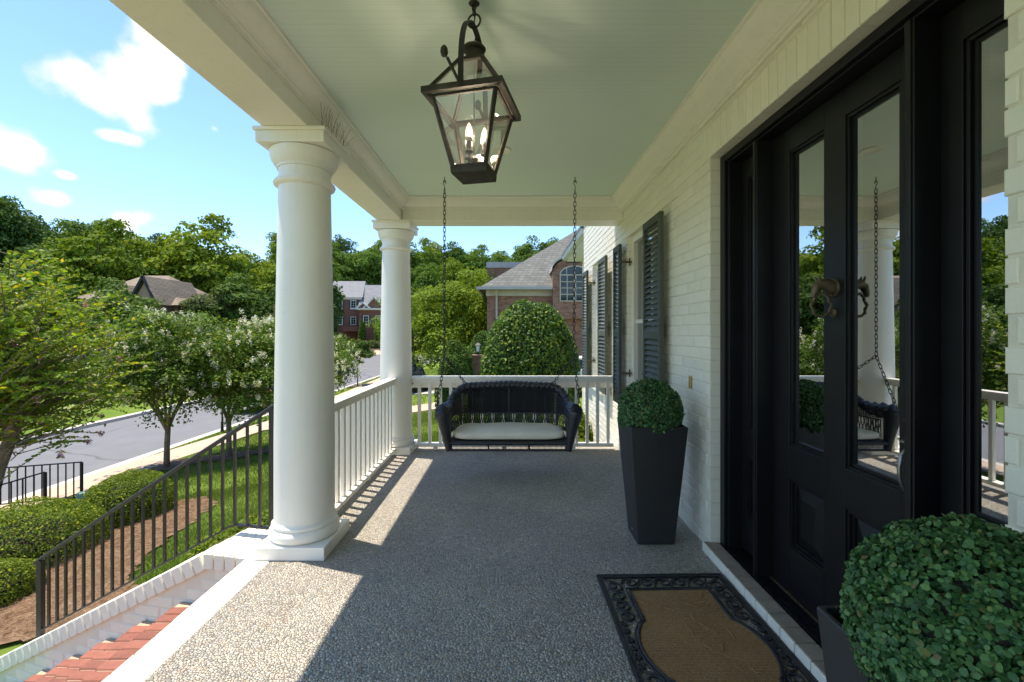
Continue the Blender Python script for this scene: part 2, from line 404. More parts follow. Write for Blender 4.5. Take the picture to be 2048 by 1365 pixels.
def emit(name, c, s):
    m = Mat(name); e = m.new('ShaderNodeEmission'); e.inputs[0].default_value = (*c, 1); e.inputs[1].default_value = s
    m.l.new(e.outputs[0], m.out.inputs[0]); return m.m
M['bulb'] = emit('lit_candle_bulb', (1.0, 0.62, 0.36), 1.5)
M['filament'] = emit('glowing_filament', (1.0, 0.72, 0.40), 9.0)
M['shade'] = emit('lit_lamp_shade', (1.0, 0.55, 0.25), 0.9)
M['bulbbase'] = plain('white_bulb_base', (0.8, 0.72, 0.66), 0.5, 0.03)

# ------------------------------------------------------------------ helpers
def tag(o, label=None, cat=None, group=None, kind=None):
    if label: o['label'] = label
    if cat: o['category'] = cat
    if group: o['group'] = group
    if kind: o['kind'] = kind
    return o

def empty(name, loc=(0, 0, 0), label=None, cat=None, group=None, rz=0.0):
    o = bpy.data.objects.new(name, None); COL.objects.link(o)
    o.empty_display_size = 0.1
    o.location = loc; o.rotation_euler = (0, 0, rz)
    return tag(o, label, cat, group)

def link(name, me, parent=None, loc=(0, 0, 0), rot=None):
    o = bpy.data.objects.new(name, me); COL.objects.link(o)
    o.location = loc
    if rot is not None: o.rotation_euler = rot
    if parent is not None: o.parent = parent
    return o

def copy_tree(o, parent=None):
    c = o.copy(); COL.objects.link(c); c.parent = parent
    for ch in list(o.children): copy_tree(ch, c)
    return c

class MB:
    """collects shapes, builds ONE mesh object"""
    def __init__(s): s.v, s.f = [], []
    def add(s, verts, faces):
        k = len(s.v); s.v += [tuple(p) for p in verts]; s.f += [tuple(i + k for i in f) for f in faces]; return s
    def box(s, x0, x1, y0, y1, z0, z1):
        return s.add([(x0, y0, z0), (x1, y0, z0), (x1, y1, z0), (x0, y1, z0), (x0, y0, z1), (x1, y0, z1), (x1, y1, z1), (x0, y1, z1)],
                     [(0, 3, 2, 1), (4, 5, 6, 7), (0, 1, 5, 4), (1, 2, 6, 5), (2, 3, 7, 6), (3, 0, 4, 7)])
    def frustum(s, c, h0, h1, z0, z1):
        cx, cy = c
        q = [(-1, -1), (1, -1), (1, 1), (-1, 1)]
        return s.add([(cx + a * h0, cy + b * h0, z0) for a, b in q] + [(cx + a * h1, cy + b * h1, z1) for a, b in q],
                     [(0, 3, 2, 1), (4, 5, 6, 7), (0, 1, 5, 4), (1, 2, 6, 5), (2, 3, 7, 6), (3, 0, 4, 7)])
    def bar(s, a, b, w, h=None, up=(0, 0, 1)):
        h = h or w; a, b = Vector(a), Vector(b); t = (b - a).normalized(); u = Vector(up)
        if abs(t.dot(u)) > 0.98: u = Vector((0, 1, 0))
        sx = t.cross(u).normalized(); u = sx.cross(t)
        p = []
        for e in (a, b):
            for i, j in ((-1, -1), (1, -1), (1, 1), (-1, 1)): p.append(e + sx * (i * w / 2) + u * (j * h / 2))
        return s.add(p, [(0, 3, 2, 1), (4, 5, 6, 7), (0, 1, 5, 4), (1, 2, 6, 5), (2, 3, 7, 6), (3, 0, 4, 7)])
    def tube(s, pts, r, n=8, closed=False, mod=None):
        pts = [Vector(p) for p in pts]; m = len(pts)
        if not hasattr(r, '__len__'): r = [r] * m
        ref = None; rings = []; k = len(s.v)
        for i, p in enumerate(pts):
            if closed: t = pts[(i + 1) % m] - pts[i - 1]
            else: t = pts[min(i + 1, m - 1)] - pts[max(i - 1, 0)]
            t.normalize()
            if ref is None:
                ref = Vector((0, 0, 1)) if abs(t.z) < 0.9 else Vector((1, 0, 0))
            a = (ref - t * ref.dot(t))
            if a.length < 1e-6: a = Vector((0, 1, 0)) - t * t.y
            a.normalize(); b = t.cross(a); ref = a
            for j in range(n):
                th = 2 * math.pi * j / n; rr = r[i] * (mod(i, th) if mod else 1)
                s.v.append(tuple(p + a * (math.cos(th) * rr) + b * (math.sin(th) * rr)))
        for i in range(m if closed else m - 1):
            i2 = (i + 1) % m
            for j in range(n):
                j2 = (j + 1) % n
                s.f.append((k + i * n + j, k + i * n + j2, k + i2 * n + j2, k + i2 * n + j))
        if not closed:
            s.f.append(tuple(k + j for j in reversed(range(n)))); s.f.append(tuple(k + (m - 1) * n + j for j in range(n)))
        return s
    def lathe(s, prof, n=32, c=(0, 0, 0), cap=True):
        k = len(s.v); m = len(prof)
        for r, z in prof:
            for j in range(n):
                th = 2 * math.pi * j / n
                s.v.append((c[0] + r * math.cos(th), c[1] + r * math.sin(th), c[2] + z))
        for i in range(m - 1):
            for j in range(n):
                j2 = (j + 1) % n
                s.f.append((k + i * n + j, k + i * n + j2, k + (i + 1) * n + j2, k + (i + 1) * n + j))
        if cap:
            s.f.append(tuple(k + j for j in reversed(range(n)))); s.f.append(tuple(k + (m - 1) * n + j for j in range(n)))
        return s
    def prism(s, poly, axis, a, b):
        """polygon of (u, v) swept along axis 'x', 'y' or 'z' from a to b"""
        def p(u, v, w): return {'x': (w, u, v), 'y': (u, w, v), 'z': (u, v, w)}[axis]
        n = len(poly)
        fs = [tuple(range(n)), tuple(range(2 * n - 1, n - 1, -1))]
        fs += [(i, (i + 1) % n + 0, (i + 1) % n + n, i + n) for i in range(n)]
        return s.add([p(u, v, a) for u, v in poly] + [p(u, v, b) for u, v in poly], fs)
    def mesh(s, name, mat, smooth=False, fix=True):
        me = bpy.data.meshes.new(name); me.from_pydata(s.v, [], s.f); me.materials.append(mat)
        if fix:
            bm = bmesh.new(); bm.from_mesh(me); bmesh.ops.recalc_face_normals(bm, faces=bm.faces); bm.to_mesh(me); bm.free()
        if smooth:
            me.polygons.foreach_set('use_smooth', [True] * len(me.polygons))
        me.update(); return me
    def build(s, name, mat, parent=None, smooth=False, bevel=0.0, loc=(0, 0, 0), rot=None, seg=2, auto=None):
        o = link(name, s.mesh(name, mat, smooth), parent, loc, rot)
        if bevel:
            b = o.modifiers.new('bevel', 'BEVEL'); b.width = bevel; b.segments = seg; b.limit_method = 'ANGLE'; b.angle_limit = R(40)
        if smooth and auto:
            o.data.set_sharp_from_angle(angle=R(auto))
        return o

def np_mesh(name, V, sizes_n, nf, mat, smooth=False):
    """V: (nf*sizes_n, 3) vertices, each face its own island of sizes_n vertices"""
    me = bpy.data.meshes.new(name)
    V = np.ascontiguousarray(V, dtype=np.float32)
    me.vertices.add(len(V)); me.vertices.foreach_set('co', V.ravel())
    me.loops.add(nf * sizes_n); me.loops.foreach_set('vertex_index', np.arange(nf * sizes_n, dtype=np.int32))
    me.polygons.add(nf)
    me.polygons.foreach_set('loop_start', np.arange(0, nf * sizes_n, sizes_n, dtype=np.int32))
    me.polygons.foreach_set('loop_total', np.full(nf, sizes_n, dtype=np.int32))
    me.materials.append(mat); me.update(calc_edges=True)
    return me

def nrm(a): return a / np.maximum(np.linalg.norm(a, axis=1, keepdims=True), 1e-9)

SHAPES = {
    'rhomb': [(-0.5, 0, 0), (0.0, 0.5, 0.0), (0.5, 0, 0), (0.0, -0.5, 0.0)],
    'leaf': [(-0.5, 0, 0), (-0.2, 0.46, 0.03), (0.15, 0.42, 0.03), (0.5, 0, -0.06), (0.15, -0.42, 0.03), (-0.2, -0.46, 0.03)],
    'oval': [(-0.5, 0, 0), (-0.25, 0.42, 0.03), (0.2, 0.48, 0.03), (0.48, 0.12, 0), (0.48, -0.12, 0), (0.2, -0.48, 0.03), (-0.25, -0.42, 0.03)],
}
def leaves(name, P, N, L, W, mat, shape='rhomb', T=None, g=rng):
    n = len(P); N = nrm(N)
    if T is None: T = g.normal(size=(n, 3))
    T = T - N * np.sum(T * N, axis=1, keepdims=True); T = nrm(T)
    B = np.cross(N, T)
    L = np.broadcast_to(np.asarray(L, float), (n,))[:, None]; W = np.broadcast_to(np.asarray(W, float), (n,))[:, None]
    sh = SHAPES[shape]; V = np.empty((n, len(sh), 3))
    for i, (a, b, c) in enumerate(sh):
        V[:, i] = P + T * (a * L) + B * (b * W) + N * (c * L)
    return np_mesh(name, V.reshape(-1, 3), len(sh), n, mat)

_blocks = {}
def block_mesh(lx, ly, lz, ch, mat):
    """chamfered block centred on the origin, shared between alike pieces"""
    key = (round(lx, 3), round(ly, 3), round(lz, 3), ch, mat.name)
    if key in _blocks: return _blocks[key]
    bm = bmesh.new()
    bmesh.ops.create_cube(bm, size=1.0)
    for v in bm.verts: v.co = (v.co.x * lx, v.co.y * ly, v.co.z * lz)
    bmesh.ops.bevel(bm, geom=bm.edges[:], offset=ch, segments=1, affect='EDGES')
    me = bpy.data.meshes.new('brick'); bm.to_mesh(me); bm.free(); me.materials.append(mat)
    _blocks[key] = me; return me

def smooth01(t):
    t = np.clip(t, 0, 1); return t * t * (3 - 2 * t)

# ------------------------------------------------------------------ the ground
_XN = [-260, -45, -30, -19.0, -18.7, -12.3, -12.05, -10.4, -8, -6.2, -5, -4, -3, -2, 3, 80]
_ZN = [-1.5, -1.6, -2.3, -2.72, -2.90, -2.90, -2.72, -2.42, -2.05, -1.70, -1.50, -1.28, -0.98, -0.78, -0.72, -0.5]
_XF = [-260, -45, -30, -19.0, -18.7, -12.3, -12.05, -10.4, -8, -4.5, 0, 3, 80]
_ZF = [-1.5, -1.6, -2.3, -2.72, -2.90, -2.90, -2.72, -2.60, -2.36, -1.98, -1.5, -1.25, -0.8]
def ground_z(x, y):
    x, y = np.asarray(x, float), np.asarray(y, float)
    a, b = np.interp(x, _XN, _ZN), np.interp(x, _XF, _ZF)
    w = smooth01((y - 6) / 9); z = a * (1 - w) + b * w
    far = smooth01((y - 48) / 10)
    bowl = np.where((x > -38) & (x < -4), -2.90, z)
    z = z * (1 - far) + bowl * far
    z = z + 17 * smooth01((y - 80) / 75) + 13 * smooth01((-x - 50) / 60)
    return z
def gz(x, y): return float(ground_z(x, y))

xs = np.concatenate([np.linspace(-230, -26, 42), np.linspace(-24, -19.2, 9), [-19.0, -18.7, -16, -14, -12.3, -12.05], np.linspace(-11.6, 4, 53), np.linspace(5, 80, 22)])
ys = np.concatenate([np.linspace(-30, 0, 9), np.linspace(0.6, 32, 54), np.linspace(34, 76, 22), np.linspace(80, 260, 37)])
GX, GY = np.meshgrid(xs, ys)
GZ = ground_z(GX, GY) + 0.02 * np.sin(GX * 1.7) * np.cos(GY * 1.3) * ((GX > -11.5) | (GX < -20))
nx, ny = len(xs), len(ys)
gv = np.stack([GX.ravel(), GY.ravel(), GZ.ravel()], 1)
gf = [(j * nx + i, j * nx + i + 1, (j + 1) * nx + i + 1, (j + 1) * nx + i) for j in range(ny - 1) for i in range(nx - 1)]
me = bpy.data.meshes.new('ground'); me.from_pydata(gv.tolist(), [], gf); me.materials.append(M['lawn'])
me.polygons.foreach_set('use_smooth', [True] * len(me.polygons))
tag(link('ground', me), 'green lawn sloping from the porch down to the street', kind='structure')

def ribbon(name, pts, width, mat, lift, thick=0.0, step=0.35, zf=None, kind='structure', label=None):
    P = [np.array(p, float) for p in pts]
    dense = []
    for i in range(len(P) - 1):
        p0 = P[max(i - 1, 0)]; p1 = P[i]; p2 = P[i + 1]; p3 = P[min(i + 2, len(P) - 1)]
        n = max(2, int(np.linalg.norm(p2 - p1) / step))
        for k in range(n):
            t = k / n
            dense.append(0.5 * ((2 * p1) + (-p0 + p2) * t + (2 * p0 - 5 * p1 + 4 * p2 - p3) * t * t + (-p0 + 3 * p1 - 3 * p2 + p3) * t ** 3))
    dense.append(P[-1]); D = np.array(dense)
    T = np.gradient(D, axis=0); T = T / np.linalg.norm(T, axis=1, keepdims=True); Nn = np.stack([-T[:, 1], T[:, 0]], 1)
    w = np.broadcast_to(np.asarray(width, float), ()) if np.ndim(width) == 0 else np.interp(np.linspace(0, 1, len(D)), np.linspace(0, 1, len(width)), width)[:, None]
    V, F = [], []; cols = 5
    for c in range(cols):
        q = D + Nn * (w * (c / (cols - 1) - 0.5))
        z = (ground_z(q[:, 0], q[:, 1]) if zf is None else np.full(len(q), zf)) + lift
        V.append(np.column_stack([q, z]))
    V = np.stack(V, 1).reshape(-1, 3)
    for i in range(len(D) - 1):
        for c in range(cols - 1):
            a = i * cols + c; F.append((a, a + 1, a + cols + 1, a + cols))
    mb = MB(); mb.add(V.tolist(), F)
    if thick:
        V2 = V.copy(); V2[:, 2] -= thick; k = len(mb.v); mb.v += [tuple(p) for p in V2.tolist()]
        for i in range(len(D) - 1):
            for c in (0, cols - 1):
                a = i * cols + c; mb.f.append((a, a + cols, a + cols + k, a + k))
    o = mb.build(name, mat); return tag(o, label, kind=kind)

# the street: a straight run that opens into a turning circle
road = MB()
pts = [(-18.7, -25), (-12.3, -25), (-12.3, 50), (-11.0, 58), (-9.0, 66)]
for k in range(13): a = R(-10 + k * 14); pts.append((-21 + 14 * math.cos(a), 70 + 11 * math.sin(a)))
pts += [(-36, 66), (-30, 58), (-19.5, 52), (-18.7, 44)]
road.add([(x, y, -2.85) for x, y in pts], [tuple(range(len(pts)))])
tag(road.build('road', M['asphalt']), 'grey asphalt street below the lawn', kind='structure')
ribbon('kerb', [(-12.15, -20), (-12.15, 20), (-12.15, 50)], 0.34, M['concrete'], 0.0, 0.2, 2.0, zf=-2.715, label='pale concrete kerb along the lawn side of the street')
ribbon('kerb', [(-18.85, -20), (-18.85, 20), (-18.85, 44)], 0.34, M['concrete'], 0.0, 0.2, 2.0, zf=-2.715, label='pale concrete kerb along the far side of the street')
ribbon('sidewalk', [(-11.2, -15), (-11.2, 6), (-11.2, 13), (-10.7, 17), (-10.1, 21), (-10.2, 28), (-10.7, 40), (-10.9, 52)], 1.5, M['tanwalk'], 0.035, 0.1, label='tan aggregate sidewalk beside the street')
ribbon('path', [(-10.3, 18.6), (-8, 19.1), (-5.2, 19.0), (-3, 19.6), (-1, 21.0)], 1.9, M['tanwalk'], 0.045, 0.1, label='tan path branching off the sidewalk across the lawn')
ribbon('path', [(-4.4, 2.0), (-6.8, 2.5), (-9.2, 4.6), (-10.9, 8.0)], 1.7, M['tanwalk'], 0.045, 0.1, label='tan front walk leading from the porch steps')
ribbon('driveway', [(-25.0, 79), (-24.5, 85), (-23.0, 92), (-20.5, 99)], [5.5, 4.0, 3.6], M['tanwalk'], 0.12, 0.2, 1.0, label='tan driveway curving up to the far brick house')
ribbon('driveway', [(-7.5, 29.5), (-4.5, 26), (-1.0, 24.8), (4, 24.2)], 3.4, M['concrete'], 0.05, 0.1, 0.6, label='pale concrete driveway behind the porch railing')

def inside(poly, x, y):
    c = np.zeros(np.shape(x), bool); n = len(poly); j = n - 1
    for i in range(n):
        xi, yi = poly[i]; xj, yj = poly[j]
        cond = ((yi > y) != (yj > y)) & (x < (xj - xi) * (y - yi) / (yj - yi + 1e-12) + xi)
        c ^= cond; j = i
    return c

def bed(name, poly, mat, lift, label, cell=0.1):
    p = np.array(poly); x0, y0 = p.min(0); x1, y1 = p.max(0)
    gx = np.arange(x0, x1 + cell, cell); gy = np.arange(y0, y1 + cell, cell)
    V, F, idx = [], [], {}
    def vid(i, j):
        if (i, j) not in idx:
            x, y = gx[i] + 0.03 * math.sin(i * 7.3 + j * 3.1), gy[j] + 0.03 * math.cos(i * 2.7 + j * 5.9)
            idx[(i, j)] = len(V); V.append((x, y, gz(x, y) + lift + 0.012 * math.sin(i * 12.9 + j * 78.2)))
        return idx[(i, j)]
    cx, cy = np.meshgrid(gx[:-1] + cell / 2, gy[:-1] + cell / 2, indexing='ij')
    ins = inside(poly, cx, cy)
    for i in range(len(gx) - 1):
        for j in range(len(gy) - 1):
            if ins[i, j]: F.append((vid(i, j), vid(i + 1, j), vid(i + 1, j + 1), vid(i, j + 1)))
    mb = MB(); mb.add(V, F)
    return tag(mb.build(name, mat, smooth=True), label, kind='structure')

STRAW = [(-2.3, 3.45), (-2.5, 3.75), (-3.1, 4.15), (-3.7, 4.45), (-4.25, 4.9), (-4.6, 5.7), (-4.75, 6.6), (-5.1, 7.7), (-5.7, 8.3), (-6.9, 8.3), (-8.2, 7.4), (-8.7, 6.2), (-7.4, 4.9), (-6, 4.2), (-4.9, 4.05), (-4.2, 3.9), (-3.4, 3.6)]
STRAW = [(x, y + 0.05) for x, y in STRAW]
bed('straw_bed', STRAW, M['strawbase'], 0.03, 'brown pine straw bed beside the steps')
MRING = []
for cx, cy, rx, ry in ((-9.9, 13.2, 0.9, 0.7), (-8.5, 13.6, 1.0, 0.55), (-7.2, 13.9, 0.9, 0.55), (-7.4, 17.0, 0.9, 0.8), (-11.3, 33.5, 1.2, 1.2)):
    poly = [(cx + rx * math.cos(t) * (1 + 0.12 * math.sin(3 * t)), cy + ry * math.sin(t)) for t in np.linspace(0, 2 * math.pi, 24, endpoint=False)]
    MRING.append(poly)
    bed('mulch_bed', poly, M['mulch'], 0.035, 'brown mulch ring round a street tree', 0.12)
bed('mulch_bed', [(-33, 88.5), (-24.5, 86.5), (-23.8, 91), (-26, 95), (-40, 96), (-40, 90)], M['mulch'], 0.15, 'mulched flower bed in front of the far brick house', 0.6)

# ------------------------------------------------------------------ porch: floor, roof, columns
WX = 1.275           # face of the house wall
ZB = 2.684           # underside of the porch beam
ZC = 2.94            # ceiling
CX, CY1, CY2 = -1.375, 2.99, 5.34
floor = MB().box(-1.49, WX + 0.02, -3.5, 5.56, -0.25, 0.0).build('porch_floor', M['aggregate'])
tag(floor, 'grey exposed aggregate porch floor with a white brick border', kind='structure')
MB().box(-1.63, -1.50, -3.5, 5.70, -0.95, -0.085).build('foundation', M['wmortar'], floor)
MB().box(-1.63, WX, 5.575, 5.72, -1.2, -0.02).build('foundation', M['wbrick'], floor)
i = 0; y = -0.6
while y < 5.62:
    w = 0.108 + 0.008 * random.random()
    link('brick', block_mesh(0.172, 0.112, 0.085, 0.005, M['wbrick']), floor, (-1.578 + 0.003 * random.uniform(-1, 1), y, -0.0425 + 0.0012 * random.random()), (0, 0, R(random.uniform(-0.5, 0.5))))
    y += 0.1145; i += 1

proof = empty('porch_roof', (0, 2.0, ZB), 'white porch roof with pale aqua ceiling, wide beams and crown moulding', 'porch roof')
def rel(o, p=proof):
    o.location = Vector(o.location) - p.location; return o
rel(MB().box(-1.30, WX + 0.1, -3.5, 5.40, ZC, ZC + 0.05).build('ceiling', M['ceiling'], proof))
rel(MB().box(-1.545, -1.262, -3.5, 5.455, ZB, ZC + 0.07).build('beam', M['trim'], proof, bevel=0.004))
rel(MB().box(-1.258, WX - 0.004, 5.155, 5.452, ZB + 0.002, ZC + 0.068).build('beam', M['trim'], proof, bevel=0.004))
rel(MB().box(-1.575, -1.547, -3.5, 5.47, ZB + 0.03, ZC + 0.08).build('fascia', M['trim'], proof, bevel=0.003))
rel(MB().box(-1.735, WX + 0.3, -3.5, 5.62, ZC + 0.10, ZC + 0.17).build('roof_deck', M['farroof'], proof))
# crown moulding: stepped ogee profile, (distance out from the wall, depth below the ceiling)
def crown(proj, drop):
    p = [(0.0, 0.0), (proj, 0.0), (proj, -0.016)]
    for k in range(9):
        t = k / 8; p.append((proj * (0.90 - 0.62 * t) + 0.006 * math.sin(t * math.pi * 2), -0.022 - (drop - 0.062) * t - 0.012 * math.sin(t * math.pi)))
    p += [(proj * 0.22, -drop + 0.036), (proj * 0.22, -drop + 0.022), (proj * 0.12, -drop + 0.018), (proj * 0.12, -drop), (0.0, -drop)]
    return p
cl = MB().prism([(-1.262 + a, ZC - 0.001 + b) for a, b in crown(0.098, 0.145)], 'y', -3.5, 5.15); rel(cl.build('crown_moulding', M['trim'], proof))
cb = MB().prism([(5.155 - a, ZC - 0.002 + b) for a, b in crown(0.098, 0.145)], 'x', -1.26, WX - 0.002); rel(cb.build('crown_moulding', M['trim'], proof))
cw = MB().prism([(WX - 0.001 - a, ZC - 0.0015 + b) for a, b in crown(0.150, 0.165)], 'y', -3.5, 5.15); rel(cw.build('crown_moulding', M['trim'], proof))
rel(MB().lathe([(0.085, 0), (0.085, -0.006), (0.072, -0.010), (0.066, -0.004)], 28, (-0.09, 3.78, ZC)).build('recessed_light', M['trim'], proof, smooth=True))

def column():
    r = empty('porch_column', (0, 0, 0), 'x', 'column', 'white round columns along the porch edge')
    MB().box(-0.217, 0.217, -0.217, 0.217, 0.001, 0.082).build('plinth', M['column'], r, bevel=0.004)
    prof = [(0.12, 0.082), (0.186, 0.082)]
    for k in range(11):
        t = math.pi * (-0.5 + k / 10); prof.append((0.186 + 0.030 * math.cos(t), 0.122 + 0.040 * math.sin(t)))
    prof += [(0.197, 0.163), (0.200, 0.166), (0.200, 0.180), (0.195, 0.184), (0.189, 0.190), (0.1865, 0.20)]
    MB().lathe(prof, 56).build('base', M['column'], r, smooth=True, auto=35)
    sh = []
    for k in range(25):
        t = k / 24; z = 0.200 + t * 2.155
        sh.append((0.1855 - 0.026 * max(0.0, (t - 0.22) / 0.78) ** 1.35, z))
    MB().lathe(sh, 56).build('shaft', M['column'], r, smooth=True, auto=60)
    cp = [(0.1595, 2.355), (0.170, 2.360), (0.184, 2.367), (0.190, 2.380), (0.184, 2.393), (0.172, 2.398), (0.172, 2.406), (0.160, 2.412), (0.159, 2.470), (0.170, 2.474), (0.170, 2.486)]
    for k in range(9):
        t = k / 8 * math.pi / 2; cp.append((0.172 + 0.040 * math.sin(t), 2.488 + 0.082 * (1 - math.cos(t)) * 0.6 + 0.030 * t))
    cp.append((0.15, 2.600))
    MB().lathe(cp, 56).build('capital', M['column'], r, smooth=True, auto=35)
    ab = MB().box(-0.212, 0.212, -0.212, 0.212, 2.590, 2.660); ab.box(-0.224, 0.224, -0.224, 0.224, 2.6602, ZB - 0.001)
    ab.build('abacus', M['column'], r, bevel=0.004)
    return r
c1 = column(); c1.location = (CX, CY1, 0); c1['label'] = 'white round porch column at the top of the brick steps, between iron and white railings'
c2 = copy_tree(c1); c2.location = (CX, CY2, 0); c2['label'] = 'white round corner column where the two white railings meet'

# bird spikes standing on the abacus beside the beam
sp = empty('bird_spikes', (CX + 0.185, CY1, ZB), 'thin rusty wire bird spikes on the column capital below the beam', 'bird spikes')
MB().box(-0.012, 0.012, -0.20, 0.20, -0.024 + 0.024, 0.006).build('base_strip', M['bronze'], sp)
for k in range(26):
    y = -0.19 + 0.38 * k / 25
    MB().tube([(0, y, 0.004), (0.06 * random.uniform(0.0, 1.2), y + 0.055 * random.uniform(-1, 1), 0.10 + 0.05 * random.random())], 0.0009, 4).build('spike', M['bronze'], sp)

# ------------------------------------------------------------------ white wooden railings
def railing(name, length, spacing, start, label, grp):
    """runs along local +x, inside faces local -y"""
    r = empty(name, (0, 0, 0), label, 'railing', grp)
    MB().box(0, length, -0.05, 0.05, 0.842, 0.88).build('top_rail', M['trim'], r, bevel=0.006)
    MB().box(0, length, -0.018, 0.018, 0.800, 0.8415).build('sub_rail', M['trim'], r, bevel=0.003)
    MB().box(0, length, -0.045, 0.045, 0.046, 0.082).build('bottom_rail', M['trim'], r, bevel=0.005)
    bal = MB().box(-0.018, 0.018, -0.018, 0.018, 0.0825, 0.7995).mesh('baluster', M['trim'])
    x = start
    while x < length - 0.02:
        o = link('baluster', bal, r, (x, 0, 0)); b = o.modifiers.new('bevel', 'BEVEL'); b.width = 0.003; b.segments = 1
        x += spacing
    k = 0.28
    while k < length - 0.1:
        MB().box(k - 0.025, k + 0.025, -0.022, 0.022, 0.0015, 0.0455).build('foot_block', M['trim'], r, bevel=0.003); k += 0.82
    return r
ra = railing('porch_railing', CY2 - CY1 - 0.37, 0.128, 0.09, 'white wooden railing joining the two round columns', 'white porch railings')
ra.location = (CX + 0.005, CY1 + 0.185, 0); ra.rotation_euler = (0, 0, R(90))
L2 = 1.205 - (CX + 0.185)
rb = railing('porch_railing', L2, 0.125, 0.085, 'white wooden railing behind the swing, from corner column to house wall', 'white porch railings')
rb.location = (CX + 0.185, CY2 + 0.03, 0)
MB().box(0.0, L2, 0.055, 0.075, 0.735, 0.835).build('back_board', M['trim'], rb)
for k in (0.3, 1.2, 2.1): MB().box(k, k + 0.03, 0.018, 0.055, 0.78, 0.82).build('cleat', M['trim'], rb)

# ------------------------------------------------------------------ the house
house = empty('house', (WX, 2.0, 0), 'white painted brick house with black glazed front door and dark green shutters', 'house')
HO = Vector(house.location)
def hpart(o, parent=house):
    """place a part given in world coordinates under the house or one of its parts"""
    o.parent = parent
    base = HO if parent is house else HO + Vector(parent.location)
    o.location = Vector(o.location) - base
    return o
DY0, DY1, DZ = 1.167, 2.90, 2.535                   # door opening
OPEN = [(DY0, DY1, 0.05, DZ), (4.12, 4.98, 0.58, 2.46), (6.27, 7.14, 0.58, 2.46)]
WEND = 8.0
# mortar slab in pieces around the openings
slab = MB(); x0, x1 = WX + 0.006, WX + 0.16
def sl(y0, y1, z0, z1): slab.box(x0, x1, y0, y1, z0, z1)
sl(-3.5, DY0 - 0.005, -0.3, 3.9); sl(DY0 - 0.005, DY1 + 0.005, DZ + 0.005, 3.9); sl(DY0 - 0.005, DY1 + 0.005, -0.3, 0.0)
sl(DY1 + 0.005, 4.115, -1.2, 3.9); sl(4.115, 4.985, -1.2, 0.575); sl(4.115, 4.985, 2.465, 3.9); sl(4.985, 6.265, -1.2, 3.9)
sl(6.265, 7.145, -1.2, 0.575); sl(6.265, 7.145, 2.465, 3.9); sl(7.145, WEND - 0.006, -1.2, 3.9)
wall = hpart(slab.build('wall', M['wmortar']))
CH = 0.0765; BL = 0.212; GAP = 0.008
rows = []
def clip(y0, y1, z0, z1):
    """pieces of a course left over outside the openings"""
    seg = [(y0, y1)]
    for a, b, c, d in OPEN:
        if z1 > c + 0.02 and z0 < d - 0.02:
            new = []
            for s, e in seg:
                if e <= a or s >= b: new.append((s, e))
                else:
                    if s < a: new.append((s, a))
                    if e > b: new.append((b, e))
            seg = new
    return [(s, e) for s, e in seg if e - s > 0.025]
z = -0.99; k = 0
while z < 3.75:
    z1 = z + CH
    soldier = z1 > DZ + 0.01 and z < DZ + 0.215
    # stretches of wall on either side of window openings keep their own bond
    y = 0.6 + (k % 2) * BL / 2 - BL + (0.012 if k % 3 else 0)
    while y < WEND:
        e = min(y + BL, WEND)
        for s, t in clip(y + GAP / 2, e - GAP / 2, z + GAP / 2, z1 - GAP / 2):
            if soldier and s < DY1 + 0.12 and t > DY0 - 0.12:
                if t > DY1 + 0.14: s = max(s, DY1 + 0.12)
                else: continue
            if s < 5.5 and z > 2.82: continue
            if s < 5.4 and z1 < 0.0: continue
            if t - s > 0.02: rows.append((s, t, z + GAP / 2, z1 - GAP / 2))
        y += BL
    z = z1; k += 1
y = DY0 - 0.10
while y < DY1 + 0.11:                                # soldier course over the door
    rows.append((y + 0.004, y + 0.069, DZ + 0.004, DZ + 0.205)); y += 0.0733
def bsize(b):
    s, t, a, c = b; Y = (s + t) / 2; return (t - s) * (c - a) / max(0.3, Y) ** 3 * (1 if Y > 1.05 else 0)
rows.sort(key=bsize, reverse=True)
def wbrick_verts(L, H):
    ch = 0.0035; D = 0.085; l, h = L / 2, H / 2; il, ih = l - ch, h - ch
    v = [(0, -il, -ih), (0, il, -ih), (0, il, ih), (0, -il, ih), (ch, -l, -h), (ch, l, -h), (ch, l, h), (ch, -l, h), (D, -l, -h), (D, l, -h), (D, l, h), (D, -l, h)]
    f = [(0, 3, 2, 1)] + [(i, (i + 1) % 4, 4 + (i + 1) % 4, 4 + i) for i in range(4)] + [(4 + i, 4 + (i + 1) % 4, 8 + (i + 1) % 4, 8 + i) for i in range(4)]
    return v, f
_wb = {}
rest = MB()
for n, (s, t, a, c) in enumerate(rows):
    L, H = round(t - s, 3), round(c - a, 4)
    p = Vector((WX + random.uniform(-0.0018, 0.0018), (s + t) / 2, (a + c) / 2))
    v, f = wbrick_verts(L, H)
    if n < 300:
        if (L, H) not in _wb:
            q = MB(); q.add(v, f); _wb[(L, H)] = q.mesh('brick', M['wbrick'])
        o = link('brick', _wb[(L, H)], None, p, (R(random.uniform(-0.35, 0.35)), R(random.uniform(-0.5, 0.5)), R(random.uniform(-0.35, 0.35))))
        hpart(o, wall)
    else:
        rest.add([Vector(q) + p for q in v], f)
o = hpart(rest.build('brick_courses', M['wbrick']), wall); o['kind'] = 'stuff'
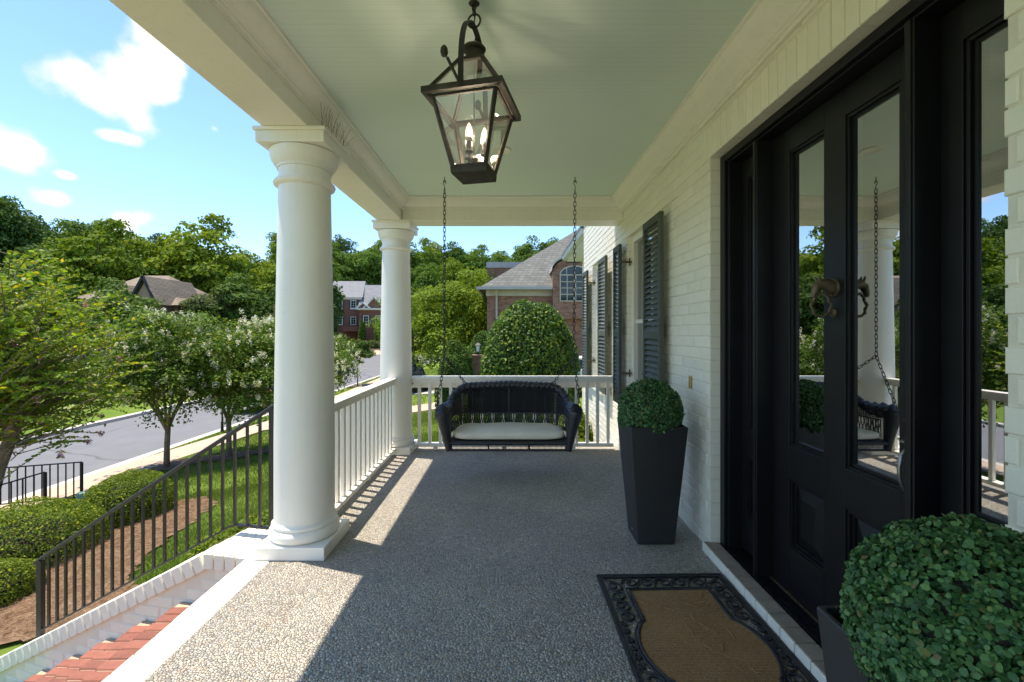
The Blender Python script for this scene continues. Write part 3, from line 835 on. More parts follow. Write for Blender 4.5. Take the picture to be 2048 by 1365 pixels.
# dim hall behind the door
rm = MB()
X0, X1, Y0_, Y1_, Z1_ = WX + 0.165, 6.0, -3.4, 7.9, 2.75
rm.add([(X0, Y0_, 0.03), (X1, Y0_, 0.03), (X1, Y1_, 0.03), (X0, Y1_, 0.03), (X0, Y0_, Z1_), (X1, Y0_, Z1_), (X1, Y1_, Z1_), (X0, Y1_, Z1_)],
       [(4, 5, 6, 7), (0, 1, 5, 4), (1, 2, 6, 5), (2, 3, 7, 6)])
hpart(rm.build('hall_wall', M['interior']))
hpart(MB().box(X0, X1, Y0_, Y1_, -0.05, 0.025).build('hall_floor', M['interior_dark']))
rf = MB().box(WX - 0.2, 6.5, 5.6, 8.3, 3.9, 4.0); rf.box(WX + 0.05, 6.5, -3.5, 5.6, 3.9, 4.0); rf.box(6.0, 6.1, -3.5, 8.0, -1, 3.9); rf.box(WX + 0.17, 6.0, -3.5, -3.42, -1, 3.9); rf.box(WX + 0.17, 6.0, 7.92, 8.0, -1.2, 3.9)
hpart(rf.build('roof', M['farroof']))  # flat cap out of view, added to keep daylight out of the hall

# entrance: sill, threshold, frame, sidelights, door
sill = hpart(MB().box(1.245, 1.33, DY0 - 0.3, DY1 + 0.02, 0.0, 0.050).build('door_sill', M['wmortar']))
y = DY0 - 0.26
while y < DY1 - 0.02:
    hpart(link('brick', block_mesh(0.092, 0.098, 0.05, 0.004, M['tbrick']), None, (1.285, y + 0.05, 0.0325)), sill)
    hpart(link('brick', block_mesh(0.012, 0.0985, 0.056, 0.003, M['wbrick']), None, (1.2365, y + 0.05, 0.028)), sill); y += 0.106
th = MB().box(1.332, 1.47, DY0, DY1, 0.0, 0.052)
for k in range(5): th.box(1.345 + 0.018 * k, 1.353 + 0.018 * k, DY0 + 0.04, DY1 - 0.04, 0.0522, 0.058)
hpart(th.build('threshold', M['black']))
hpart(MB().box(1.425, 1.438, 1.56, 2.485, 0.0585, 0.064).build('weather_strip', M['bronze']))
fr = MB()
FX = 1.340
P1, P2 = (2.487, 2.527), (1.513, 1.553)
for (a, b) in ((DY1 - 0.058, DY1 - 0.001), (DY0 + 0.001, DY0 + 0.05)):
    fr.box(FX, 1.50, a, b, 0.0525, DZ - 0.002)
fr.box(FX, 1.50, DY0 + 0.0505, DY1 - 0.0585, DZ - 0.046, DZ - 0.002)
fr.box(FX + 0.022, 1.50, DY1 - 0.075, DY1 - 0.0585, 0.0525, DZ - 0.0465)
fr.box(FX + 0.022, 1.50, DY0 + 0.0505, DY1 - 0.0755, DZ - 0.058, DZ - 0.0465)
for a, b in (P1, P2): fr.box(1.352, 1.50, a, b, 0.0525, DZ - 0.0585)
for a, b in (P1, P2): fr.box(1.346, 1.352, a + 0.008, b - 0.008, 0.0525, DZ - 0.0585)
hpart(fr.build('door_frame', M['black'], bevel=0.003))
DX = 1.440
def leaf_frame(mb, y0, y1, z0, z1, gy, gzs, x=DX, t=0.042):
    """stiles and rails round the given openings: gy list of (y0,y1), gzs list of (z0,z1)"""
    ys_ = [y0] + [v for a in gy for v in a] + [y1]
    for i in range(0, len(ys_), 2): mb.box(x, x + t, ys_[i], ys_[i + 1], z0, z1)
    zz = [z0] + [v for a in gzs for v in a] + [z1]
    for a, b in gy:
        for i in range(0, len(zz), 2): mb.box(x, x + t, a, b, zz[i], zz[i + 1])
def bead(mb, y0, y1, z0, z1, x, w=0.014, d=0.012):
    """stepped moulding inside an opening"""
    for k in range(2):
        e = w * k; xx = x + 0.008 + d * k
        for a, b, c, e2 in ((y0 + e, y0 + e + w, z0 + e, z1 - e), (y1 - e - w, y1 - e, z0 + e, z1 - e), (y0 + e + w, y1 - e - w, z0 + e, z0 + e + w), (y0 + e + w, y1 - e - w, z1 - e - w, z1 - e)):
            mb.box(xx, DX + 0.040, a, b, c, e2)
GYS = [(1.668, 1.945), (2.075, 2.338)]
GZ_, PZ = (0.825, 2.350), (0.300, 0.652)
dm = MB(); leaf_frame(dm, 1.558, 2.483, 0.066, 2.472, GYS, [PZ, GZ_])
door = hpart(dm.build('front_door', M['black'], bevel=0.0025))
door['label'] = 'black panelled front door with two tall glass lights and bronze knocker'
mo = MB()
for a, b in GYS: bead(mo, a, b, *GZ_, DX); bead(mo, a, b, *PZ, DX)
hpart(mo.build('moulding', M['black']), door)
for a, b in GYS:
    hpart(MB().box(DX + 0.026, DX + 0.032, a + 0.026, b - 0.026, GZ_[0] + 0.026, GZ_[1] - 0.026).build('glass_pane', M['doorglass']), door)
    pm = MB(); q = 0.026; r_ = 0.055
    y0, y1, z0, z1 = a + q, b - q, PZ[0] + q, PZ[1] - q
    pm.add([(DX + 0.030, y0, z0), (DX + 0.030, y1, z0), (DX + 0.030, y1, z1), (DX + 0.030, y0, z1),
            (DX + 0.010, y0 + r_, z0 + r_), (DX + 0.010, y1 - r_, z0 + r_), (DX + 0.010, y1 - r_, z1 - r_), (DX + 0.010, y0 + r_, z1 - r_)],
           [(4, 5, 6, 7), (0, 1, 5, 4), (1, 2, 6, 5), (2, 3, 7, 6), (3, 0, 4, 7)])
    hpart(pm.build('raised_panel', M['black']), door)
for (a, b) in ((P1[1] + 0.001, DY1 - 0.077), (DY0 + 0.052, P2[0] - 0.001)):
    g0, g1 = a + 0.075, b - 0.075
    sm = MB(); leaf_frame(sm, a, b, 0.066, 2.470, [(g0, g1)], [PZ, GZ_])
    bead(sm, g0, g1, *GZ_, DX); bead(sm, g0, g1, *PZ, DX)
    s_ = hpart(sm.build('sidelight', M['black'], bevel=0.002))
    hpart(MB().box(DX + 0.026, DX + 0.032, g0 + 0.026, g1 - 0.026, GZ_[0] + 0.026, GZ_[1] - 0.026).build('glass_pane', M['doorglass']), s_)
    hpart(MB().box(DX + 0.022, DX + 0.034, g0 + 0.026, g1 - 0.026, PZ[0] + 0.026, PZ[1] - 0.026).build('raised_panel', M['black']), s_)
# handle: escutcheon, thumb latch and bowed grip
hd = MB().box(DX - 0.008, DX - 0.0005, 1.588, 1.632, 0.82, 1.06)
hd.tube([(DX - 0.006, 1.61, 0.835), (DX - 0.035, 1.61, 0.85), (DX - 0.052, 1.61, 0.89), (DX - 0.054, 1.61, 0.93), (DX - 0.046, 1.61, 0.975), (DX - 0.020, 1.61, 1.0), (DX - 0.006, 1.61, 1.005)], 0.008, 10)
hd.lathe([(0.020, 0), (0.020, 0.006), (0.012, 0.012)], 20, (DX - 0.012, 1.61, 1.095))
hd.box(DX - 0.045, DX - 0.008, 1.598, 1.622, 1.020, 1.027)
hpart(hd.build('door_handle', M['steel'], smooth=True, auto=40), door)
# knocker: horse head on a round rose, twisted ring in its mouth, strike plate
kn = MB(); ky, kz = 2.010, 1.61
def disc_x(mb, x, y, z, prof, n=28, sy=1.0, sz=1.0):
    k = len(mb.v)
    for r, dx in prof:
        for j in range(n):
            th_ = 2 * math.pi * j / n; mb.v.append((x - dx, y + r * sy * math.cos(th_), z + r * sz * math.sin(th_)))
    for i in range(len(prof) - 1):
        for j in range(n):
            j2 = (j + 1) % n; mb.f.append((k + i * n + j, k + i * n + j2, k + (i + 1) * n + j2, k + (i + 1) * n + j))
    mb.f.append(tuple(k + (len(prof) - 1) * n + j for j in range(n)))
disc_x(kn, DX, ky, kz, [(0.052, 0.0), (0.052, 0.006), (0.046, 0.013), (0.038, 0.010), (0.034, 0.016)], 28, 0.85, 1.0)
neck = [(DX - 0.008, ky, kz - 0.004), (DX - 0.030, ky, kz + 0.012), (DX - 0.055, ky, kz + 0.021), (DX - 0.078, ky, kz + 0.019), (DX - 0.096, ky, kz + 0.008)]
kn.tube(neck, [0.036, 0.033, 0.027, 0.023, 0.020], 14)
kn.tube([(DX - 0.086, ky, kz + 0.028), (DX - 0.097, ky, kz + 0.010), (DX - 0.107, ky, kz - 0.016), (DX - 0.114, ky, kz - 0.036), (DX - 0.117, ky, kz - 0.047)], [0.013, 0.022, 0.0175, 0.013, 0.0085], 14)
for sgn in (-1, 1):
    kn.tube([(DX - 0.086, ky + sgn * 0.010, kz + 0.034), (DX - 0.092, ky + sgn * 0.014, kz + 0.056), (DX - 0.094, ky + sgn * 0.014, kz + 0.066)], [0.007, 0.005, 0.001], 8)
    kn.tube([(DX - 0.103, ky + sgn * 0.016, kz + 0.006), (DX - 0.106, ky + sgn * 0.017, kz + 0.004)], [0.005, 0.003], 8)
for q in range(6):
    t = q / 5; kn.tube([(DX - 0.030 - 0.055 * t, ky, kz + 0.045 - 0.004 * t), (DX - 0.026 - 0.055 * t, ky, kz + 0.053 - 0.004 * t)], [0.006, 0.002], 6)
ring = []
for q in range(40):
    a = 2 * math.pi * q / 40; pear = 1 - 0.25 * max(0, math.cos(a)) ; ring.append((DX - 0.072 - 0.046 * math.sin(a) * pear * (1.0 + 0.1 * math.cos(8 * a)), ky + 0.010 * math.sin(a), kz - 0.092 + 0.062 * math.cos(a)))
kn.tube(ring, [0.0075 * (1 + 0.22 * math.sin(q * 2.2)) for q in range(40)], 8, closed=True)
disc_x(kn, DX, ky, kz - 0.135, [(0.026, 0.0), (0.026, 0.008), (0.020, 0.016), (0.010, 0.019)], 22, 0.9, 1.0)
kn.v = [(DX + (x - DX) * 0.82, ky + (y - ky) * 0.82, kz + (z - kz) * 0.82) for x, y, z in kn.v]
hpart(kn.build('knocker', M['bronze'], smooth=True, auto=50), door)
hpart(MB().box(WX - 0.012, WX - 0.002, 3.19, 3.222, 1.01, 1.10).build('doorbell', M['gold'], bevel=0.003))

# windows with louvred shutters
for (a, b, c, d) in OPEN[1:]:
    w = MB()
    X = WX + 0.055
    for y0, y1, z0, z1 in ((a + 0.001, a + 0.055, c, d - 0.001), (b - 0.055, b - 0.001, c, d - 0.001), (a + 0.0555, b - 0.0555, d - 0.075, d - 0.001), (a + 0.0555, b - 0.0555, c, c + 0.05)): w.box(X, X + 0.09, y0, y1, z0, z1)
    w.box(X + 0.03, X + 0.07, a + 0.0555, b - 0.0555, (c + d) / 2 - 0.02, (c + d) / 2 + 0.02)
    for q in (1, 2): w.box(X + 0.04, X + 0.06, a + 0.055 + (b - a - 0.11) * q / 3 - 0.008, a + 0.055 + (b - a - 0.11) * q / 3 + 0.008, c + 0.0505, d - 0.0755)
    wd = hpart(w.build('window', M['trim'], bevel=0.002))
    hpart(MB().box(X + 0.048, X + 0.052, a + 0.056, b - 0.056, c + 0.051, d - 0.076).build('glass_pane', M['winglass']), wd)
    hpart(MB().box(WX - 0.035, WX + 0.054, a - 0.02, b + 0.02, c - 0.055, c - 0.001).build('sill', M['wbrick'], bevel=0.004), wd)
def shutter(y0, y1, xin, zb=0.60, zt=2.385):
    t = 0.034; s_ = 0.048; x = xin
    m = MB(); mid = zb + (zt - zb) * 0.44
    m.box(x, x + t, y0, y0 + s_, zb, zt); m.box(x, x + t, y1 - s_, y1, zb, zt)
    for z0, z1 in ((zb, zb + 0.085), (mid - 0.035, mid + 0.035), (zt - 0.065, zt)): m.box(x + 0.001, x + t - 0.001, y0 + s_, y1 - s_, z0, z1)
    s = hpart(m.build('shutter', M['shutter'], bevel=0.002))
    sl_ = MB(); w = (y1 - y0 - 2 * s_) / 2 - 0.002
    sl_.add([(-0.016, -w, -0.024), (-0.011, -w, -0.024), (0.016, -w, 0.020), (0.011, -w, 0.020), (-0.016, w, -0.024), (-0.011, w, -0.024), (0.016, w, 0.020), (0.011, w, 0.020)],
            [(0, 1, 2, 3), (7, 6, 5, 4), (0, 4, 5, 1), (1, 5, 6, 2), (2, 6, 7, 3), (3, 7, 4, 0)])
    me = sl_.mesh('slat', M['shutter'])
    for z0, z1 in ((zb + 0.105, mid - 0.055), (mid + 0.06, zt - 0.09)):
        n = int((z1 - z0) / 0.047)
        for k in range(n + 1):
            hpart(link('slat', me, None, (x + t / 2, (y0 + y1) / 2, z0 + (z1 - z0) * k / n)), s)
    return s
for y0, y1 in ((3.62, 4.09), (5.0, 5.30), (5.74, 6.23), (7.17, 7.62)):
    shutter(y0, y1, WX - 0.088)
hw = M['bronze']
for (yy, sgn) in ((4.98, 1), (4.12, -1), (7.14, 1), (6.27, -1)):
    for zz in (0.95, 2.18):
        m = MB(); m.bar((WX + 0.045, yy - 0.012 * sgn, zz), (WX - 0.045, yy - 0.012 * sgn, zz), 0.014, 0.02); m.bar((WX - 0.045, yy - 0.02 * sgn, zz), (WX - 0.060, yy + 0.03 * sgn, zz), 0.014, 0.02); m.box(WX + 0.02, WX + 0.03, yy - 0.018, yy + 0.001, zz - 0.04, zz + 0.04)
        hpart(m.build('shutter_hinge', hw))
# rear wing with a white eave
wg = MB().box(1.70, 6.0, 8.02, 10.9, -1.2, 3.25); hpart(wg.build('wing_wall', M['wbrick']))
ev = MB().box(1.34, 1.70, 8.02, 11.1, 3.10, 3.14); ev.box(1.33, 1.36, 8.02, 11.1, 3.141, 3.24); ev.box(1.34, 6.0, 10.95, 11.1, 3.10, 3.25)
hpart(ev.build('soffit', M['trim']))
gt = MB().prism([(1.25, 3.16), (1.33, 3.13), (1.33, 3.25), (1.23, 3.25)], 'y', 8.05, 11.1); hpart(gt.build('gutter', M['gutter']))
hpart(MB().add([(1.22, 8.01, 3.255), (1.22, 11.15, 3.255), (5.5, 11.15, 6.0), (5.5, 8.01, 6.0), (1.22, 8.01, 3.30), (1.22, 11.15, 3.30), (5.5, 11.15, 6.05), (5.5, 8.01, 6.05)],
               [(0, 1, 2, 3), (7, 6, 5, 4), (0, 4, 5, 1), (1, 5, 6, 2), (2, 6, 7, 3), (3, 7, 4, 0)]).build('wing_roof', M['farroof']))

# a lamp on a console table inside the hall
tb = empty('console_table', (4.35, 5.35, 0.025), 'dark wood console table in the hall, seen through the door glass', 'table')
MB().box(-0.25, 0.25, -0.5, 0.5, 0.80, 0.84).build('table_top', M['interior_dark'], tb, bevel=0.004)
for sx in (-0.21, 0.21):
    for sy in (-0.46, 0.46): MB().box(sx - 0.02, sx + 0.02, sy - 0.02, sy + 0.02, 0.001, 0.7995).build('leg', M['interior_dark'], tb)
lp = empty('table_lamp', (4.35, 5.45, 0.866), 'lit table lamp with orange shade glowing in the dark hall', 'lamp')
MB().lathe([(0.07, 0), (0.07, 0.02), (0.02, 0.04), (0.05, 0.15), (0.055, 0.25), (0.015, 0.36), (0.012, 0.62)], 20).build('lamp_base', M['interior_dark'], lp, smooth=True)
MB().lathe([(0.15, 0.60), (0.11, 0.84)], 24, cap=False).build('lamp_shade', M['shade'], lp, smooth=True)

# ------------------------------------------------------------------ flared brick steps
RISE, RUN = 0.165, 0.30
def yin(x):                                           # inner face of the curved cheek wall
    u = -x - 1.856; return 2.861 + 0.19 * u + 0.033 * u * u
steps = empty('brick_steps', (-2.9, 2.0, -1.49), 'red brick steps fanning down from the porch edge', 'steps')
SO = Vector(steps.location)
def spart(o, parent=steps):
    o.parent = parent
    o.location = Vector(o.location) - (SO if parent is steps else SO + Vector(parent.location)); return o
NT = 8; nb = 0
far_b = []
for i in range(NT):
    xn = -1.856 - RUN * i; zt = -RISE * (i + 1)
    xb = min(xn + RUN + 0.02, -1.64)
    yw = yin(xn + 0.1) - 0.004
    t = MB().add([(xn + 0.012, 1.0, -1.55 if i else -1.55), (xb, 1.0, -1.55), (xb, yin(xb) - 0.004, -1.55), (xn + 0.012, yin(xn) - 0.004, -1.55),
                  (xn + 0.012, 1.0, zt - 0.006), (xb, 1.0, zt - 0.006), (xb, yin(xb) - 0.004, zt - 0.006), (xn + 0.012, yin(xn) - 0.004, zt - 0.006)],
                 [(0, 3, 2, 1), (4, 5, 6, 7), (0, 1, 5, 4), (1, 2, 6, 5), (2, 3, 7, 6), (3, 0, 4, 7)])
    tread = spart(t.build('tread', M['rmortar']))
    for row, (xa, xe) in enumerate(((xn, min(xn + 0.198, xb)), (xn + 0.206, xn + 0.298))):
        if xe > -1.64 or xe - xa < 0.05: continue
        ymax = yin((xa + xe) / 2) - 0.006; y = 1.02 + (0.033 if row else 0.0) + 0.006 * random.random()
        while y + 0.066 < ymax + 0.03:
            w = min(0.066, ymax - y)
            if w > 0.02:
                lx = round(xe - xa, 2); me = block_mesh(lx, round(w, 2), 0.06, 0.005, M['rbrick'])
                loc = ((xa + xe) / 2, y + w / 2, zt - 0.03 + 0.001 * random.random()); rot = (R(random.uniform(-1, 1)), R(random.uniform(-0.6, 0.6)), R(random.uniform(-0.7, 0.7)))
                if y > 1.45: spart(link('brick', me, None, loc, rot), tread); nb += 1
                else: far_b.append((me, loc))
            y += 0.0765
rest = MB()
for me, loc in far_b: rest.add([v.co + Vector(loc) for v in me.vertices], [tuple(p.vertices) for p in me.polygons])
o = spart(rest.build('brick_rows', M['rbrick'])); o['kind'] = 'stuff'

# white brick cheek wall with a rowlock cap
CW = 0.37
cheek = empty('cheek_wall', (-2.9, 3.2, -1.2), 'white painted brick cheek wall curving down beside the steps', 'wall')
KO = Vector(cheek.location)
def kpart(o, parent=cheek):
    o.parent = parent; o.location = Vector(o.location) - (KO if parent is cheek else KO + Vector(parent.location)); return o
XF = -1.975
def ctop(x): return 0.0 if x > XF else -(XF - x) * RISE / RUN
def tan_at(x):
    t = Vector((-1, (yin(x - 0.01) - yin(x)) / 0.01, 0)).normalized(); return t
XS = np.linspace(-1.665, -4.5, 48); V, F = [], []
for x in XS:
    t = tan_at(x); n = Vector((t.y, -t.x, 0)); n = n if n.y > 0 else -n
    a = Vector((x, yin(x) + 0.012, 0)); b = a + n * (CW - 0.03); zt = ctop(x) - 0.105
    V += [(a.x, a.y, -1.75), (a.x, a.y, zt), (b.x, b.y, zt), (b.x, b.y, -1.75)]
for i in range(len(XS) - 1):
    for j in range(3): F.append((4 * i + j, 4 * i + j + 1, 4 * i + 4 + j + 1, 4 * i + 4 + j))
F += [(0, 1, 2, 3), tuple(4 * (len(XS) - 1) + j for j in (3, 2, 1, 0))]
core = kpart(MB().add(V, F).build('wall_core', M['wmortar']))
slope = math.atan(RISE / RUN)
x = -1.702; first = True
while x > -4.45:
    t = tan_at(x); n = Vector((t.y, -t.x, 0)); n = n if n.y > 0 else -n
    c = Vector((x, yin(x) - 0.008, 0)) + n * (CW / 2)
    flat = x > XF + 0.03
    o = link('brick', block_mesh(0.073 if flat else 0.079, CW + 0.012, 0.104, 0.006, M['wbrick']), None)
    yaw = math.atan2(-t.y, -t.x)
    mat_ = Matrix.Translation(Vector((c.x, c.y, ctop(x) - (0.051 if flat else 0.058) + random.uniform(-0.002, 0.002)))) @ Matrix.Rotation(yaw, 4, 'Z') @ Matrix.Rotation(0 if flat else -slope, 4, 'Y')
    o.matrix_world = mat_; loc, rot, _ = mat_.decompose(); o.location = loc; o.rotation_euler = rot.to_euler()
    kpart(o, core); x -= 0.078 if flat else 0.0745
zc = -0.105; k = 0
while zc > -1.5:                                     # stretcher courses on the inner face
    x = -1.70 - (0.1 if k % 2 else 0)
    while x > -4.3:
        xm = x - 0.1
        if ctop(xm - 0.06) - 0.11 > zc - 0.01 and zc > -RISE * (max(0, (-xm - 1.656) / RUN) + 1) - 0.30:
            t = tan_at(xm); o = link('brick', block_mesh(0.200, 0.03, 0.066, 0.004, M['wbrick']), None, (xm, yin(xm) + 0.024, zc - 0.037), (0, 0, math.atan2(-t.y, -t.x)))
            kpart(o, core)
        x -= 0.208
    zc -= 0.0745; k += 1

# iron handrail on the cheek wall
def iron_pt(x, off=0.285):
    t = tan_at(x); n = Vector((t.y, -t.x, 0)); n = n if n.y > 0 else -n
    p = Vector((x, yin(x), 0)) + n * off; return p
ir = empty('iron_railing', (-2.8, 3.3, -0.5), 'dark iron stair railing running down the white cheek wall', 'railing')
IO = Vector(ir.location)
def ipart(o): o.parent = ir; o.location = Vector(o.location) - IO; return o
xa, xz = -1.705, -3.93
def hz(x): return 0.895 - (xa - x) * 0.600
def bz(x): return 0.055 if x > -2.02 else 0.055 - (-2.02 - x) * 0.565
hx = np.linspace(-1.60, -4.0, 40)
hand = []
m = MB(); m.tube([(*iron_pt(x).xy, hz(x)) for x in hx], 0.0155, 8); ipart(m.build('handrail', M['iron'], smooth=True))
m = MB(); pp = [iron_pt(x) for x in np.linspace(xa, xz, 40)]; zz = [bz(x) for x in np.linspace(xa, xz, 40)]
for i in range(39): m.bar((*pp[i].xy, zz[i]), (*pp[i + 1].xy, zz[i + 1]), 0.022, 0.014)
ipart(m.build('bottom_rail', M['iron']))
for x in (xa, xz):
    p = iron_pt(x); ipart(MB().box(p.x - 0.019, p.x + 0.019, p.y - 0.019, p.y + 0.019, ctop(x) - 0.03, hz(x) - 0.01).build('post', M['iron']))
nbal = 21
for k in range(1, nbal + 1):
    x = xa + (xz - xa) * k / (nbal + 1); p = iron_pt(x)
    ipart(MB().box(p.x - 0.008, p.x + 0.008, p.y - 0.008, p.y + 0.008, bz(x), hz(x) - 0.008).build('baluster', M['iron']))

# lower iron railings by the street steps
def low_rail(p0, p1, h0, h1, label, n):
    r = empty('iron_railing', (p0[0], p0[1], gz(*p0)), label, 'railing', None); O = Vector(r.location)
    a = Vector((p0[0], p0[1], h0)) - O; b = Vector((p1[0], p1[1], h1)) - O
    MB().bar(a, b, 0.045, 0.022).build('handrail', M['iron'], r)
    la = a - Vector((0, 0, 0.80)); lb = b - Vector((0, 0, 0.80))
    MB().bar(la, lb, 0.03, 0.02).build('bottom_rail', M['iron'], r)
    for k in range(n + 1):
        p = a.lerp(b, k / n); q = la.lerp(lb, k / n); post = k in (0, n)
        w = 0.022 if post else 0.0095
        MB().box(p.x - w, p.x + w, p.y - w, p.y + w, (q.z - 0.16) if post else q.z, p.z - 0.005).build('post' if post else 'baluster', M['iron'], r)
    return r
low_rail((-9.9, 10.35), (-12.4, 9.6), -1.60, -1.62, 'level black iron railing at the kerb side of the lower walk', 18)
low_rail((-9.65, 9.3), (-11.5, 7.6), -1.50, -2.02, 'black iron railing sloping down behind the rounded hedges', 16)

# ------------------------------------------------------------------ hanging lantern
ln = empty('hanging_lantern', (-0.176, 2.09, 2.13), 'bronze glass lantern with three lit candle bulbs hanging from the ceiling', 'lantern', rz=R(-13.5))
H0, H1, HR = 0.079, 0.150, 0.172       # half widths: bottom, top of body, rim
ZR = 0.33                               # rim height above the bottom
q4 = [(-1, -1), (1, -1), (1, 1), (-1, 1)]
MB().frustum((0, 0), H0 + 0.004, H0 + 0.007, 0, 0.026).build('bottom_plate', M['lantern'], ln, bevel=0.002)
bf = MB()
for a, b in q4: bf.bar((a * (H0 - 0.006), b * (H0 - 0.006), 0.02), (a * (H1 - 0.006), b * (H1 - 0.006), ZR), 0.017, 0.017, up=(a, b, 0))
for i in range(4):
    a, b = q4[i], q4[(i + 1) % 4]
    bf.bar((a[0] * H1 * 0.98, a[1] * H1 * 0.98, ZR - 0.006), (b[0] * H1 * 0.98, b[1] * H1 * 0.98, ZR - 0.006), 0.012, 0.012)
    bf.bar((a[0] * H0 * 1.02, a[1] * H0 * 1.02, 0.032), (b[0] * H0 * 1.02, b[1] * H0 * 1.02, 0.032), 0.012, 0.012)
bf.build('body_frame', M['lantern'], ln)
rim = MB()
for i in range(4):
    a, b = q4[i], q4[(i + 1) % 4]
    e = 0.011 if i % 2 == 0 else -0.011
    d = (Vector((*b, 0)) - Vector((*a, 0))).normalized() * e
    A = Vector((a[0] * HR, a[1] * HR, ZR + 0.010)); B = Vector((b[0] * HR, b[1] * HR, ZR + 0.010))
    rim.bar(A - d, B + d, 0.022, 0.026)
rim.build('rim', M['lantern'], ln)
RT, ZT = 0.056, 0.525
rfm = MB()
for a, b in q4: rfm.bar((a * (HR - 0.012), b * (HR - 0.012), ZR + 0.02), (a * RT, b * RT, ZT), 0.015, 0.015, up=(a, b, 0))
for i in range(4):
    a, b = q4[i], q4[(i + 1) % 4]; rfm.bar((a[0] * RT, a[1] * RT, ZT), (b[0] * RT, b[1] * RT, ZT), 0.014, 0.014)
rfm.box(-RT, RT, -RT, RT, ZT + 0.002, ZT + 0.008)
rfm.build('roof_frame', M['lantern'], ln)
for i in range(4):
    a, b = q4[i], q4[(i + 1) % 4]; k = 0.985
    MB().add([(a[0] * (H0 - 0.003), a[1] * (H0 - 0.003), 0.03), (b[0] * (H0 - 0.003), b[1] * (H0 - 0.003), 0.03), (b[0] * (H1 - 0.003), b[1] * (H1 - 0.003), ZR - 0.004), (a[0] * (H1 - 0.003), a[1] * (H1 - 0.003), ZR - 0.004)], [(0, 1, 2, 3)]).build('glass_pane', M['lampglass'], ln)
    MB().add([(a[0] * (HR - 0.016), a[1] * (HR - 0.016), ZR + 0.022), (b[0] * (HR - 0.016), b[1] * (HR - 0.016), ZR + 0.022), (b[0] * RT, b[1] * RT, ZT - 0.004), (a[0] * RT, a[1] * RT, ZT - 0.004)], [(0, 1, 2, 3)]).build('roof_pane', M['lampglass'], ln)
ch = MB().lathe([(0.040, ZT + 0.008), (0.040, ZT + 0.058), (0.052, ZT + 0.064), (0.055, ZT + 0.072), (0.048, ZT + 0.080), (0.012, ZT + 0.092)], 28)
ch.build('chimney_cap', M['lantern'], ln, smooth=True, auto=40)
vh = MB()
for k in range(9):
    a = 2 * math.pi * k / 9; vh.lathe([(0.0055, 0), (0.0055, 0.002)], 8, (0.0405 * math.cos(a), 0.0405 * math.sin(a), ZT + 0.045))
# strap arch from the near rim to the far rim, meeting at the ring
apex = ZT + 0.175
arch = []
for k in range(25):
    t = k / 24 * math.pi; arch.append((0.0, -math.cos(t) * (HR + 0.010) * (1.0 - 0.06 * math.sin(t)), ZR + 0.014 + (apex - ZR - 0.014) * math.sin(t) ** 0.60))
am = MB()
for i in range(24): am.bar(arch[i], arch[i + 1], 0.024, 0.006, up=(0, arch[i][1] + 0.0001, 0.4))
am.build('strap_arch', M['iron'], ln)
for s in (-1, 1):
    m = MB(); m.bar((0, s * (HR + 0.012), ZR + 0.005), (-0.045, s * (HR + 0.05), ZR + 0.105), 0.012, 0.008)
    m.lathe([(0.001, -0.026), (0.012, -0.020), (0.0165, -0.005), (0.0145, 0.012), (0.008, 0.022), (0.001, 0.026)], 14, (-0.055, s * (HR + 0.058), ZR + 0.128)); m.build('ladder_rest', M['iron'], ln)
def link_pts(c, tdir, side, L, W, n=14):
    """stadium outline of one chain link"""
    c, t, s = Vector(c), Vector(tdir).normalized(), Vector(side).normalized(); out = []
    for k in range(n):
        a = 2 * math.pi * k / n; ca, sa = math.cos(a), math.sin(a)
        out.append(c + s * (W / 2 * ca) + t * (W / 2 * sa + (L - W) / 2 * (1 if sa >= 0 else -1)))
    return out
def chain(mb, a, b, pitch, W, r, n=14):
    a, b = Vector(a), Vector(b); d = b - a; N = max(1, round(d.length / pitch)); t = d.normalized()
    s1 = t.cross(Vector((0.3, 1, 0.1))).normalized(); s2 = t.cross(s1)
    for k in range(N):
        c = a.lerp(b, (k + 0.5) / N); mb.tube(link_pts(c, t, s1 if k % 2 else s2, d.length / N + 2.2 * r, W, n), r, 6, closed=True)
m = MB(); m.tube([(0.030 * math.cos(t), 0.0, apex + 0.028 + 0.032 * math.sin(t)) for t in np.linspace(0, 2 * math.pi, 24, endpoint=False)], 0.0045, 8, closed=True)
top = ZC - 2.13
chain(m, (0, 0, apex + 0.055), (0, 0, top - 0.004), 0.034, 0.020, 0.0032)
m.build('chain', M['iron'], ln, smooth=True)
MB().tube([(0, 0, ZT + 0.085), (0.006, 0.004, ZT + 0.13), (-0.004, 0, apex - 0.01), (0.004, 0, apex + 0.05), (-0.003, 0, top - 0.004)], 0.0032, 6).build('cable', M['black'], ln)
MB().lathe([(0.022, -0.004), (0.026, -0.001)], 20, (0, 0, top)).build('ceiling_rose', M['lantern'], ln, smooth=True)
st = MB().lathe([(0.016, 0.028), (0.010, 0.05), (0.012, 0.075), (0.020, 0.085), (0.012, 0.10)], 16)
for k in range(3):
    a = R(20 + 120 * k); ex, ey = 0.048 * math.cos(a), 0.048 * math.sin(a)
    st.tube([(0, 0, 0.08), (ex * 0.6, ey * 0.6, 0.066), (ex, ey, 0.076), (ex, ey, 0.105)], 0.0045, 8)
    st.lathe([(0.018, 0.102), (0.019, 0.108), (0.013, 0.114), (0.0115, 0.150)], 14, (ex, ey, 0))
st.tube([(0, 0, 0.10), (0, 0, ZT)], 0.003, 6)
st.build('candelabra', M['iron'], ln, smooth=True, auto=40)
